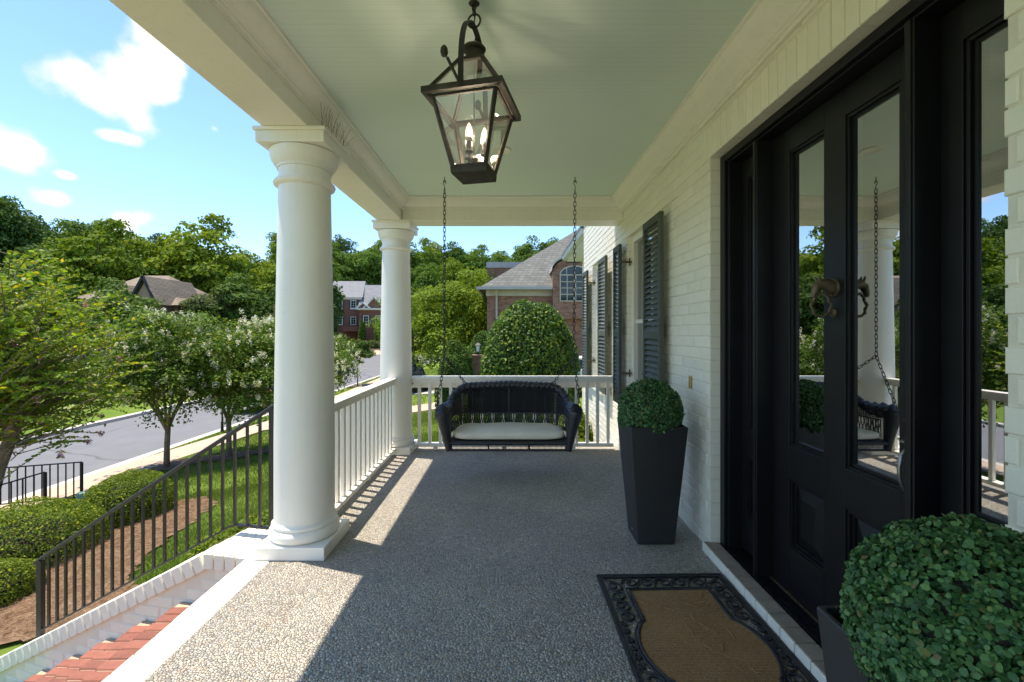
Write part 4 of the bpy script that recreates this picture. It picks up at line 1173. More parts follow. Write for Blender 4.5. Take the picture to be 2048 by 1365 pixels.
for k in range(3):
    a = R(20 + 120 * k); ex, ey = 0.048 * math.cos(a), 0.048 * math.sin(a)
    bb = MB().lathe([(0.012, 0.150), (0.0165, 0.160), (0.0165, 0.176)], 16, (ex, ey, 0)).build('bulb', M['bulbbase'], ln, smooth=True)
    MB().lathe([(0.0163, 0.1762), (0.0165, 0.186), (0.0140, 0.204), (0.0085, 0.222), (0.003, 0.232), (0.0005, 0.236)], 16, (ex, ey, 0)).build('bulb_glass', M['bulb'], bb, smooth=True)

for k in range(3):                      # the lantern's own light, one small lamp at each lit bulb
    a = R(20 + 120 * k); ld_ = bpy.data.lights.new('candle_light', 'POINT'); ld_.energy = 1.3; ld_.color = (1.0, 0.86, 0.70); ld_.shadow_soft_size = 0.022
    lo = bpy.data.objects.new('candle_light', ld_); COL.objects.link(lo); lo.parent = ln; lo.location = (0.048 * math.cos(a), 0.048 * math.sin(a), 0.20)

# ------------------------------------------------------------------ wicker porch swing
SX, SY = -0.03, 4.47
sw = empty('porch_swing', (SX, SY, 0.29), 'black wicker porch swing with cream cushion hanging on chains', 'swing')
def S(p): return (p[0], p[1], p[2] - 0.29)
W2 = 0.63
# plan curve of the back: arm front -> corner -> back -> corner -> arm front
def plan(t):
    """t in 0..1 from left arm front round the back to right arm front, returns x, y, roll height"""
    s = 2 * t - 1; a = abs(s); sg = 1 if s >= 0 else -1
    if a < 0.52: x = a / 0.52 * 0.44; y = 0.29 - 0.02 * (a / 0.52) ** 2
    elif a < 0.76:
        u = (a - 0.52) / 0.24 * math.pi / 2; x = 0.44 + 0.155 * math.sin(u); y = 0.27 - 0.155 * (1 - math.cos(u))
    else:
        u = (a - 0.76) / 0.24; x = 0.595 + 0.035 * u; y = 0.115 - 0.36 * u
    zt = 0.852 - 0.015 * min(1, a / 0.5) if a < 0.5 else 0.837 - 0.19 * float(smooth01((a - 0.5) / 0.36))
    return sg * x, y, zt
N = 150
roll = [S(plan(k / N)) for k in range(N + 1)]
rr = []
for k in range(N + 1):
    a = abs(2 * k / N - 1); rr.append(0.040 + 0.030 * float(smooth01((a - 0.72) / 0.22)))
mod = lambda i, th: 1 + 0.15 * math.sin(i * 1.35 + 2 * th) + 0.09 * math.sin(i * 1.35 - 3 * th)
MB().tube(roll, rr, 14, mod=mod).build('rolled_frame', M['wicker'], sw, smooth=True)
for s in (-1, 1):
    # flared front arm post
    path, rad = [], []
    for k in range(23):
        t = k / 22; path.append(S((s * (0.560 + 0.070 * t ** 1.1), -0.245 + 0.01 * t, 0.292 + 0.375 * t))); rad.append(0.032 + 0.046 * t ** 1.3 if t < 0.93 else 0.070)
    m = MB(); m.tube(path, rad, 14, mod=lambda i, th: 1 + 0.06 * math.sin(i * 3.1) * math.sin(7 * th)); m.build('arm_post', M['wicker'], sw, smooth=True)
    m = MB(); m.tube([S((s * 0.50, 0.27, 0.30)), S((s * 0.52, 0.25, 0.80))], 0.014, 8); m.build('back_post', M['wicker'], sw)
for x in (-0.41, 0.0, 0.41):
    MB().tube([S((x, 0.275, 0.31)), S((x, 0.285, 0.84))], 0.0125, 8).build('back_post', M['wicker'], sw)
ws = MB(); NS = 222
for k in range(2, NS - 1):
    x, y, zt = plan(k / NS); zt -= 0.01; z0 = 0.555 if abs(2 * k / NS - 1) < 0.80 else 0.36
    ws.tube([S((x * 0.985, y - 0.012, z0)), S((x * 0.985, y - 0.012 + 0.003 * (-1) ** k, (z0 + zt) / 2)), S((x * 0.99, y - 0.004, zt))], 0.0037, 4)
for z in (0.56, 0.575, 0.59, 0.61, 0.64, 0.68, 0.71, 0.73, 0.75, 0.77, 0.79):   # weavers
    pts = []
    for k in range(121):
        t = 0.06 + 0.88 * k / 120; x, y, zt = plan(t)
        if z < zt - 0.02: pts.append(S((x * 0.985, y - 0.012 + 0.005 * (-1) ** k, z)))
    ws.tube(pts, 0.0036, 4)
o = ws.build('woven_back', M['wicker'], sw); o['kind'] = 'stuff'
lt = MB(); NL = 62
for k in range(NL):
    for d in (-1, 1):
        t0 = 0.05 + 0.90 * k / NL; t1 = t0 + d * 0.018
        if not 0.04 < t1 < 0.96: continue
        x0, y0, _ = plan(t0); x1, y1, _ = plan(t1)
        lt.tube([S((x0 * 0.985, y0 - 0.012 - 0.002 * d, 0.395)), S(((x0 + x1) / 2 * 0.985, (y0 + y1) / 2 - 0.012, 0.46)), S((x1 * 0.985, y1 - 0.012 + 0.002 * d, 0.555))], 0.0046, 5)
for z in (0.395, 0.555):
    lt.tube([S((plan(t)[0] * 0.985, plan(t)[1] - 0.012, z)) for t in np.linspace(0.05, 0.95, 90)], 0.007, 6)
o = lt.build('lattice_band', M['wicker'], sw); o['kind'] = 'stuff'
MB().box(-0.555, 0.555, -0.255, 0.27, 0.368 - 0.29, 0.388 - 0.29).build('seat_deck', M['wicker'], sw, bevel=0.004)
ap = MB(); ap.tube([S((-0.545, -0.262, 0.366)), S((0.545, -0.262, 0.366))], 0.017, 8); ap.tube([S((-0.56, -0.262, 0.303)), S((0.56, -0.262, 0.303))], 0.011, 8)
for k in range(96): x = -0.535 + 1.07 * k / 95; ap.tube([S((x, -0.262, 0.305)), S((x + 0.004, -0.262, 0.362))], 0.003, 4)
for x in (-0.19, 0.19): ap.tube([S((x, -0.262, 0.303)), S((x, -0.262, 0.366))], 0.010, 6)
ap.build('front_apron', M['wicker'], sw)
# cushion
cu = MB(); nu, nv = 44, 24; cxs = []
for j in range(nv):
    ph = -math.pi / 2 + math.pi * j / (nv - 1)
    for i in range(nu):
        th = 2 * math.pi * i / nu
        def se(c, e): return math.copysign(abs(c) ** e, c)
        x = 0.535 * se(math.cos(ph), 0.35) * se(math.cos(th), 0.28); y = 0.245 * se(math.cos(ph), 0.40) * se(math.sin(th), 0.34)
        sag = 0.009 * math.cos(x * 3.0) + 0.004 * math.sin(x * 17 + y * 9) + 0.003 * math.sin(x * 31 - y * 22)
        z = 0.038 * se(math.sin(ph), 0.55) + (sag if ph > 0 else 0)
        cu.v.append(S((x, y - 0.022, 0.4275 + z)))
for j in range(nv - 1):
    for i in range(nu): cu.f.append((j * nu + i, j * nu + (i + 1) % nu, (j + 1) * nu + (i + 1) % nu, (j + 1) * nu + i))
cush = cu.build('cushion', M['cushion'], None, smooth=True, loc=(SX, SY, 0.29))
tag(cush, 'cream canvas seat cushion lying on the black wicker swing', 'cushion')
# chains, hooks
for s in (-1, 1):
    tp = (s * 0.645 + 0.008, -0.02, ZC - 0.12); sp_ = (s * 0.640, -0.02, 1.17)
    m = MB()
    chain(m, S(tp), S(sp_), 0.042, 0.024, 0.0036)
    chain(m, S(sp_), S((s * 0.672, -0.215, 0.70)), 0.042, 0.024, 0.0036)
    chain(m, S(sp_), S((s * 0.475, 0.275, 0.885)), 0.042, 0.024, 0.0036)
    m.build('chain', M['chain'], sw, smooth=True)
    hk = MB(); hx_, hy_ = tp[0], tp[1]
    hk.tube([S((hx_, hy_, ZC - 0.001)), S((hx_, hy_, ZC - 0.03))], 0.004, 8)
    hk.tube([S((hx_ + 0.010 * math.cos(a), hy_, ZC - 0.04 + 0.010 * math.sin(a))) for a in np.linspace(0, 2 * math.pi, 14, endpoint=False)], 0.003, 6, closed=True)
    hk.tube([S((hx_ + 0.014 * math.cos(a), hy_, ZC - 0.058 + 0.016 * math.sin(a))) for a in np.linspace(-0.6, math.pi, 10)] + [S((hx_ + 0.004, hy_, ZC - 0.10)), S((hx_, hy_, ZC - 0.125))], 0.0036, 6)
    hk.build('ceiling_hook', M['chain'], sw, smooth=True)
    for p in ((s * 0.672, -0.215, 0.685), (s * 0.475, 0.275, 0.872)):
        MB().tube([S((p[0] + 0.014 * math.cos(a), p[1], p[2] + 0.014 * math.sin(a))) for a in np.linspace(0, 2 * math.pi, 14, endpoint=False)], 0.0042, 6, closed=True).build('eye_bolt', M['chain'], sw, smooth=True)

# ------------------------------------------------------------------ planters with topiary balls
def planter(label, loc):
    r = empty('planter', loc, label, 'planter', 'tall tapered planters by the front door')
    hb, ht, hh = 0.125, 0.190, 0.79
    m = MB()
    def ring(h, z, rc=0.012, n=4):
        p = []
        for cx, cy, a0 in ((1, 1, 0), (-1, 1, 90), (-1, -1, 180), (1, -1, 270)):
            for k in range(n + 1):
                a = R(a0 + 90 * k / n); p.append((cx * (h - rc) + rc * math.cos(a), cy * (h - rc) + rc * math.sin(a), z))
        return p
    rings = [ring(hb - 0.004, 0.0), ring(hb, 0.004), ring(ht, hh - 0.004), ring(ht - 0.003, hh), ring(ht - 0.012, hh), ring(ht - 0.014, hh - 0.004), ring(ht - 0.030, hh - 0.16)]
    n = len(rings[0]); V = [p for q in rings for p in q]; F = []
    for i in range(len(rings) - 1):
        for j in range(n): F.append((i * n + j, i * n + (j + 1) % n, (i + 1) * n + (j + 1) % n, (i + 1) * n + j))
    F.append(tuple(reversed(range(n)))); m.add(V, F)
    m.build('pot', M['planter'], r, smooth=True, auto=40)
    MB().add(ring(ht - 0.029, hh - 0.15), [tuple(range(n))]).build('soil', M['soil'], r)
    MB().box(-hb * 1.045 - 0.0015, -hb * 1.045, -0.03, 0.0, 0.052, 0.068).build('maker_plate', M['steel'], r)
    return r
planter('tall tapered black planter with a green topiary ball, against the white brick wall', (0.958, 3.11, 0.0005))
planter('tall tapered black planter with a green topiary ball, past the doormat', (0.885, 0.845, 0.0005))
def topiary(label, loc, n, r=0.228, size=0.0135):
    root = empty('topiary_ball', loc, label, 'topiary', 'topiary balls')
    g = np.random.default_rng(int(n))
    MB().tube([(0, 0, -0.22), (0, 0, 0.05)], 0.012, 8).build('stem', M['darkbark'], root)
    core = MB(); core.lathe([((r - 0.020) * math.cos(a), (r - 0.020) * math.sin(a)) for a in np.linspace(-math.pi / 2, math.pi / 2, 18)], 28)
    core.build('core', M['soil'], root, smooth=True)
    D = nrm(g.normal(size=(n, 3)))
    bumpy = 0.008 * np.sin(D[:, 0] * 9 + 1) * np.sin(D[:, 1] * 8) * np.cos(D[:, 2] * 7)
    rad = r - 0.026 + bumpy + 0.028 * g.random(n) ** 0.8 + np.where(g.random(n) > 0.985, 0.010, 0.0)
    keep = np.sin(D[:, 0] * 17 + 3 * D[:, 2]) * np.sin(D[:, 1] * 15 - 2) * np.cos(D[:, 2] * 13 + D[:, 0] * 5) < g.uniform(0.45, 0.9, n)
    D, rad = D[keep], rad[keep]; n = len(D)
    P = D * rad[:, None]
    Nn = D * 0.75 + g.normal(size=(n, 3)) * 0.55 + np.array([0, 0, 0.25])
    sz = size * g.uniform(0.6, 1.6, n)
    o = link('leaves', leaves('leaves', P, Nn, sz * 1.15, sz * 0.95, M['leaf_box'], 'oval', g=g), root); o['kind'] = 'stuff'
    return root
topiary('clipped round topiary ball in the planter against the white brick wall', (0.950, 3.105, 0.868), 16000, r=0.216, size=0.0105)
topiary('clipped round topiary ball in the planter past the doormat', (0.885, 0.845, 0.838), 36001, r=0.213, size=0.0084)

# ------------------------------------------------------------------ doormat
mt = empty('doormat', (0.862, 2.0, 0.001), 'brown coir doormat with black rubber scrollwork border', 'doormat', rz=R(1.2))
HX, HY = 0.357, 0.60
def inner(off=0.0):
    """half outline (right side) from far end to near end"""
    p = [(0.0, 0.445 + off), (0.211 + off, 0.445 + off), (0.211 + off, 0.19)]
    p += [(0.232 + off, 0.172)]
    for k in range(13):
        t = -1 + 2 * k / 12; p.append((0.240 + off + 0.042 * math.cos(t * math.pi / 2) ** 0.8 if abs(t) < 1 else 0.240 + off, -0.155 * t))
    p += [(0.232 + off, -0.172), (0.211 + off, -0.19), (0.211 + off, -0.445 - off), (0.0, -0.445 - off)]
    return p
half = inner(); outl = half + [(-x, y) for x, y in reversed(half[1:-1])]
cm = MB(); k = len(outl)
cm.add([(x, y, 0.010) for x, y in outl] + [(x, y, 0.0) for x, y in outl], [tuple(range(k))] + [(i, (i + 1) % k, (i + 1) % k + k, i + k) for i in range(k)])
cm.build('coir_panel', M['coir'], mt)
fb = MB(); g = np.random.default_rng(5)
for _ in range(44):
    x, y, a = g.uniform(-0.18, 0.18), g.uniform(-0.4, 0.42), g.uniform(0, 6.28); L = g.uniform(0.02, 0.13); c = g.uniform(-6, 6)
    pts = []
    for q in range(7):
        s_ = L * q / 6; pts.append((x + s_ * math.cos(a + c * s_), y + s_ * math.sin(a + c * s_), 0.0115 + 0.003 * math.sin(q)))
    fb.tube(pts, 0.0017, 4)
g = np.random.default_rng(6); n = 16000
x, y = g.uniform(-0.285, 0.285, n), g.uniform(-0.44, 0.44, n); ok = inside(outl, x, y); x, y = x[ok], y[ok]; n = len(x)
a = g.uniform(0, 6.283, n); tilt = g.uniform(0.2, 1.0, n)[:, None]; base = np.column_stack([x, y, np.full(n, 0.0095)]); dv = np.column_stack([np.cos(a), np.sin(a), np.zeros(n)])
V = np.empty((n, 3, 3)); side = np.column_stack([-np.sin(a), np.cos(a), np.zeros(n)]) * 0.0009
V[:, 0] = base - side; V[:, 1] = base + side; V[:, 2] = base + dv * 0.014 * tilt + np.array([0, 0, 0.006]) * (1.2 - tilt)
o = link('coir_tufts', np_mesh('coir_tufts', V.reshape(-1, 3), 3, n, leafmat('coir_tufts', [(0, (0.14, 0.06, 0.02)), (0.5, (0.32, 0.155, 0.052)), (1, (0.56, 0.33, 0.14))], 0.9, 0.05, 0.0, 0.1)), mt); o['kind'] = 'stuff'
fibre = Mat('loose_coir_fibre'); fibre.set('Base Color', (0.42, 0.24, 0.09, 1)); fibre.set('Roughness', 0.9)
o = fb.build('loose_fibres', fibre.m, mt); o['kind'] = 'stuff'
bd = MB(); io = inner(0.008); io = io + [(-x, y) for x, y in reversed(io[1:-1])]
for rad_, off_ in ((0.0075, 0.004), (0.0045, 0.020)):
    h = inner(off_); l = h + [(-x, y) for x, y in reversed(h[1:-1])]; bd.tube([(x, y, 0.010) for x, y in l], rad_, 6, closed=True)
bd.build('inner_rim', M['rubber'], mt, smooth=True)
od = MB()
for a in (0.0, 0.016):
    l = [(HX - a, HY - a), (-HX + a, HY - a), (-HX + a, -HY + a), (HX - a, -HY + a)]
    for i in range(4):
        p, q = l[i], l[(i + 1) % 4]; od.bar((*p, 0.007 - a * 0.1), (*q, 0.007 - a * 0.1), 0.013, 0.012)
od.build('outer_rim', M['rubber'], mt)
sc = MB()
def scroll(cx, cy, r, a0, sgn, turns=1.35, w=0.0062):
    pts, rad = [], []
    for q in range(30):
        t = q / 29; a = a0 + sgn * t * turns * 2 * math.pi; rr_ = r * (1 - 0.80 * t); pts.append((cx + rr_ * math.cos(a), cy + rr_ * math.sin(a), 0.008)); rad.append(w * (1.1 - 0.35 * t))
    sc.tube(pts, rad, 6); return pts[0]
def edge_w(y):
    a = abs(y)
    if a > 0.445: return 0.0
    return 0.222 if a > 0.18 else 0.285
for sx in (-1, 1):
    y = -0.545; k = 0
    while y < 0.56:
        wi = edge_w(y); 
        if abs(y) > 0.43: lo, hi = 0.240, HX - 0.022
        else: lo, hi = wi + 0.024, HX - 0.022
        r_ = max(0.018, (hi - lo) / 2); c = (lo + hi) / 2
        sg = 1 if k % 2 else -1
        scroll(sx * c, y, r_ * 0.98, R(90 * sg), sg * sx)
        if r_ > 0.03: sc.tube([(sx * (c - r_ * 0.9), y + 0.02, 0.008), (sx * c, y + r_ * 0.95, 0.009), (sx * (c + r_ * 0.8), y + r_ * 1.4, 0.008)], [0.004, 0.007, 0.004], 6)
        y += max(0.055, r_ * 1.95); k += 1
for sy in (-1, 1):
    x = -0.19; k = 0
    while x < 0.21:
        sg = 1 if k % 2 else -1; scroll(x, sy * 0.522, 0.046, R(0 if sg > 0 else 180), sg * sy)
        sc.tube([(x + 0.03, sy * 0.482, 0.008), (x + 0.046, sy * 0.525, 0.009), (x + 0.065, sy * 0.565, 0.008)], [0.004, 0.007, 0.004], 6)
        x += 0.095; k += 1
sc.build('scroll_border', M['rubber'], mt, smooth=True)

# ------------------------------------------------------------------ planting
def shell_shrub(name, label, loc, rx, ry, rz, n, size, mat, cat='hedge', grp=None, power=2.6, seed=1, dome=False, aspect=0.6, shape='leaf', bump=0.07, stem=True):
    g = np.random.default_rng(seed); root = empty(name, loc, label, cat, grp)
    D = nrm(g.normal(size=(int(n * 1.6), 3)))
    D = D[D[:, 2] > (-0.30 if not dome else -0.55)][:n]; n = len(D)
    s = (np.abs(D[:, 0]) ** power + np.abs(D[:, 1]) ** power + np.abs(D[:, 2]) ** power) ** (-1 / power)
    w = np.zeros(n)
    for k in range(5):
        f = g.normal(size=3) * (2.5 + 1.6 * k); w += np.sin(D @ f + g.random() * 6) / (1 + 0.5 * k)
    rad = s * (1 + bump * w / 2) * (1 - 0.22 * g.random(n) ** 2.2)
    Rv = np.array([rx, ry, rz])
    P = D * rad[:, None] * Rv
    if dome: P[:, 2] = P[:, 2] * 1.0
    P[:, 2] += rz * (0.55 if dome else 0.30)
    N = nrm(D / Rv) * 0.9 + g.normal(size=(n, 3)) * 0.75 + np.array([0, 0, 0.35])
    sz = size * g.uniform(0.6, 1.4, n)
    o = link('leaves', leaves(name, P, N, sz, sz * aspect, mat, shape, g=g), root); o['kind'] = 'stuff'
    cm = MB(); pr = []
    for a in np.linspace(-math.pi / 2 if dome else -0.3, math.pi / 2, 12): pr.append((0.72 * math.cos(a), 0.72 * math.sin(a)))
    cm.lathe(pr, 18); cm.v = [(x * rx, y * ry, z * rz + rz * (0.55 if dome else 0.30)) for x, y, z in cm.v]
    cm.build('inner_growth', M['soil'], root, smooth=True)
    if stem: MB().tube([(0, 0, -0.05), (0, 0, rz * 0.5)], 0.03, 6).build('stem', M['darkbark'], root)
    return root
def G(x, y, dz=0.0): return (x, y, gz(x, y) + dz)
HG = 'clipped boxwood hedges in the straw bed'
shell_shrub('boxwood_hedge', 'largest clipped boxwood mound, below the lower iron railing', G(-6.60, 6.20), 0.78, 0.68, 0.62, 20000, 0.028, M['leaf_hedge'], seed=3, grp=HG)
shell_shrub('boxwood_hedge', 'clipped boxwood mound nearest the lawn, beside the straw bed', G(-6.42, 7.55), 0.62, 0.56, 0.62, 17000, 0.028, M['leaf_hedge'], seed=4, grp=HG)
shell_shrub('boxwood_hedge', 'smallest clipped boxwood mound, beside the foot of the stair railing', G(-5.75, 5.0), 0.36, 0.36, 0.36, 8000, 0.026, M['leaf_hedge'], seed=5, grp=HG)
k = 0
for x, y, r in ((-2.15, 4.0, 0.36), (-2.45, 4.55, 0.36), (-2.2, 5.2, 0.36), (-2.75, 4.25, 0.30)):
    shell_shrub('low_shrub', 'low leafy shrub along the porch foundation behind the iron railing', G(x, y, -0.05), r, r, 0.36, 3200, 0.036, M['leaf_hedge'], 'shrub', 'low shrubs along the porch foundation', seed=20 + k, bump=0.18); k += 1
for x, y, h in ((0.75, 6.5, 0.62), (0.95, 7.2, 0.70), (0.55, 7.3, 0.55)):
    shell_shrub('leafy_plant', 'broad leaved green plant growing below the house window', G(x, y, -0.05), 0.36, 0.36, h, 900, 0.11, M['leaf_lime'], 'plant', 'broad leaved plants below the window', seed=30 + k, bump=0.25, power=2.0); k += 1
shell_shrub('holly_dome', 'large dome shaped holly bush behind the porch swing', (0.47, 12.0, gz(0.47, 12) - 0.05), 1.28, 1.25, 2.28, 26000, 0.085, M['leaf_holly'], 'bush', seed=41, dome=True, power=2.35, bump=0.06)
HB = shell_shrub('holly_bush', 'dark upright holly bush left of the brick gate pier', (-2.05, 16.2, gz(-2.05, 16.2) - 0.05), 0.68, 0.65, 1.75, 12000, 0.075, M['leaf_dark'], 'bush', seed=42, dome=True, power=2.1, bump=0.10)
shell_shrub('holly_bush', 'dark upright holly bush behind the brick gate pier', (-1.25, 19.0, gz(-1.25, 19) - 0.05), 0.85, 0.8, 1.90, 10000, 0.085, M['leaf_dark'], 'bush', seed=43, dome=True, power=2.1, bump=0.10)
shell_shrub('low_shrub', 'bright low shrub at the foot of the brick gate pier', G(-1.55, 14.6, -0.05), 0.5, 0.4, 0.75, 3500, 0.07, M['leaf_lime'], 'shrub', seed=44, bump=0.2)

# trees
def crown_mesh(name, seed, rx, rz, zc, ncl, crad, nleaf, size, mat, low=-0.75):
    g = np.random.default_rng(seed)
    D = nrm(g.normal(size=(ncl * 3, 3))); D = D[D[:, 2] > low][:ncl]
    rad = g.uniform(0.25, 1.0, len(D)) ** 0.45
    wob = 1 + 0.22 * np.sin(D @ (g.normal(size=3) * 3) + 1) + 0.12 * np.sin(D @ (g.normal(size=3) * 6))
    C = D * (rad * wob)[:, None] * np.array([rx, rx, rz]) * 0.86 + np.array([0, 0, zc])
    cr = crad * g.uniform(0.65, 1.3, len(C))
    wgt = cr ** 2; idx = g.choice(len(C), nleaf, p=wgt / wgt.sum())
    d = nrm(g.normal(size=(nleaf, 3))); d[:, 2] = np.where(d[:, 2] < -0.35, -d[:, 2], d[:, 2])
    rr_ = cr[idx] * (0.55 + 0.55 * g.random(nleaf) ** 0.6)
    P = C[idx] + d * rr_[:, None] * np.array([1.15, 1.15, 0.75])
    N = d + g.normal(size=(nleaf, 3)) * 0.55 + np.array([0, 0, 0.4])
    sz = size * g.uniform(0.6, 1.4, nleaf)
    return leaves(name, P, N, sz, sz * 0.62, mat, 'rhomb', g=g), C
def trunk_mesh(name, C, h0, zc, r0, mat, g, nlimb=9):
    m = MB(); m.tube([(0, 0, -0.4), (0.02, 0, h0 * 0.5), (0.05, 0.03, h0), (0, 0, zc)], [r0 * 1.25, r0, r0 * 0.8, r0 * 0.35], 9)
    for i in g.choice(len(C), min(nlimb, len(C)), replace=False):
        c = Vector(C[i]); a = Vector((0, 0, h0 + (zc - h0) * g.uniform(0.0, 0.6))); mid = a.lerp(c, 0.5) + Vector((0, 0, -0.08 * c.z * 0.2))
        m.tube([a, mid, c], [r0 * 0.45, r0 * 0.26, r0 * 0.06], 6)
    return m.mesh(name, mat, smooth=True)
PROTO = {}
def proto(kind, seed, rx, rz, zc, ncl, crad, nleaf, size, mat, h0, r0, low=-0.6):
    me, C = crown_mesh('crown', seed, rx, rz, zc, ncl, crad, nleaf, size, M[mat], low)
    PROTO.setdefault(kind, []).append((me, trunk_mesh('trunk', C, h0, zc, r0, M['darkbark'], np.random.default_rng(seed + 99))))
for s, (rx, rz) in enumerate(((4.6, 5.6), (5.2, 5.0), (4.2, 6.2))):
    for kind in ('dark', 'mid', 'lime'):
        proto(kind, 100 + s * 7 + len(kind), rx, rz * 1.25, 8.4, 95, 1.35, 10500, 0.48, 'leaf_' + kind, 2.5, 0.28, low=-0.95)
proto('olive', 150, 2.6, 3.3, 4.4, 40, 0.85, 6500, 0.30, 'leaf_olive', 1.4, 0.14)
proto('olive', 151, 2.3, 3.6, 4.6, 40, 0.80, 6500, 0.30, 'leaf_dark', 1.4, 0.14)
def tree(kind, v, x, y, scale, label, grp, sz=1.0, name='broadleaf_tree', rz=None):
    me, tm = PROTO[kind][v % len(PROTO[kind])]
    r = empty(name, (x, y, gz(x, y) - 0.1), label, 'tree', grp, rz=random.uniform(0, 6.28) if rz is None else rz); r.scale = (scale, scale, scale * sz)
    link('trunk', tm, r); link('crown', me, r); return r
TONE = {'dark': 'dark green', 'mid': 'mid green', 'lime': 'bright yellow green'}
rd = random.Random(11)
def wood(kind, x, y, s, where, sz=1.0):
    tree(kind, rd.randrange(3), x, y, s, TONE[kind] + ' broadleaf tree ' + where, TONE[kind] + ' trees ' + where, sz)
for Y, step in ((57, 72), (65, 74), (75, 68), (87, 64), (101, 60)):                 # left slope
    px = -140 + rd.uniform(0, 60)
    while px < 640:
        yy = Y + rd.uniform(-4, 4); xx = (px - 1025) / 900 * yy
        edge = max(0.0, (60 - px) / 190)
        s = rd.uniform(0.68, 1.06) * (1 + 0.10 * edge)
        if Y < 60 and px > 330: s *= 0.75
        kind = rd.choices(('dark', 'mid', 'lime'), (0.34, 0.34, 0.32))[0]
        if px < 90: kind = rd.choice(('dark', 'dark', 'mid'))
        if not (-48 < xx < -30 and yy < 58) and not (-42 < xx < -22 and 84 < yy < 108):
            wood(kind, xx, yy, s, 'in the first rows of the wooded slope across the street' if Y < 70 else 'high on the wooded slope across the street', rd.uniform(0.9, 1.15))
        px += step * rd.uniform(0.75, 1.3)
for Y, step in ((108, 50), (120, 48), (133, 48), (148, 46), (165, 44)):              # far hill
    px = 560 + rd.uniform(0, 30)
    while px < 1290:
        yy = Y + rd.uniform(-4, 4); xx = (px - 1025) / 900 * yy; s = rd.uniform(0.72, 1.15)
        kind = rd.choices(('dark', 'mid', 'lime'), (0.26, 0.40, 0.34))[0]
        if not (-42 < xx < -20 and yy < 113): wood(kind, xx, yy, s, 'at the foot of the far wooded hill' if Y < 125 else 'on the crest of the far wooded hill', rd.uniform(0.9, 1.15))
        px += step * rd.uniform(0.75, 1.3)
wood('lime', -50.5, 54.5, 0.98, 'standing proud just behind the taupe roofed house', 1.1)
wood('lime', -43.5, 62, 1.15, 'towering above the ridge of the taupe roofed house', 1.1)
for x, y, s, k_ in ((-31.5, 46, 1.12, 0), (-29.2, 47.5, 1.18, 1), (-27.0, 50, 0.98, 0), (-25.0, 49, 1.05, 1), (-22.8, 47, 0.95, 0), (-34.5, 36.5, 0.62, 1), (-30.5, 40.0, 0.70, 0)):
    tree('olive', k_, x, y, s, 'olive green rounded tree beside the taupe roofed house', 'rounded trees beside the taupe roofed house')
for x, y, s in ((-33, 31, 0.55), (-28.5, 33, 0.5)):
    tree('dark', 1, x, y, s, 'dark spreading tree on the lawn across the street', 'spreading trees on the lawn across the street')
# bare dead tree among the woods
bt = empty('bare_tree', G(-47.5, 58), 'grey leafless tree standing among the green trees', 'tree')
m = MB(); g = np.random.default_rng(3)
def twig(a, d, L, r, depth):
    pts = [a]; p = a.copy()
    for q in range(3): d = (d + Vector(g.normal(size=3) * 0.18) + Vector((0, 0, 0.06))).normalized(); p = p + d * (L / 3); pts.append(p.copy())
    m.tube(pts, [r, r * 0.8, r * 0.65, r * 0.45], 5)
    if depth:
        for q in range(4): twig(pts[g.integers(1, 4)], (d + Vector(g.normal(size=3) * 0.65)).normalized(), L * g.uniform(0.55, 0.75), r * 0.5, depth - 1)
twig(Vector((0, 0, -0.2)), Vector((0, 0, 1)), 5.5, 0.22, 4)
m.build('trunk', M['darkbark'], bt)
# loose light green trees behind the railing
proto('birch', 201, 2.7, 3.4, 4.1, 75, 0.80, 16000, 0.17, 'leaf_lime', 1.2, 0.12, low=-0.85)
proto('birch', 202, 2.6, 3.2, 4.0, 70, 0.80, 15000, 0.17, 'leaf_mid', 1.2, 0.12, low=-0.85)
tree('birch', 0, -3.7, 27.5, 1.0, 'tall loose light green tree beyond the porch railing', None, name='river_birch', rz=0.6)
tree('birch', 1, -6.8, 31.0, 0.95, 'loose green tree behind the parked dark suv', None, name='river_birch', rz=2.0)
tree('birch', 0, -0.9, 33.0, 1.0, 'loose light green tree beside the slate roofed house', None, name='river_birch', rz=4.0)
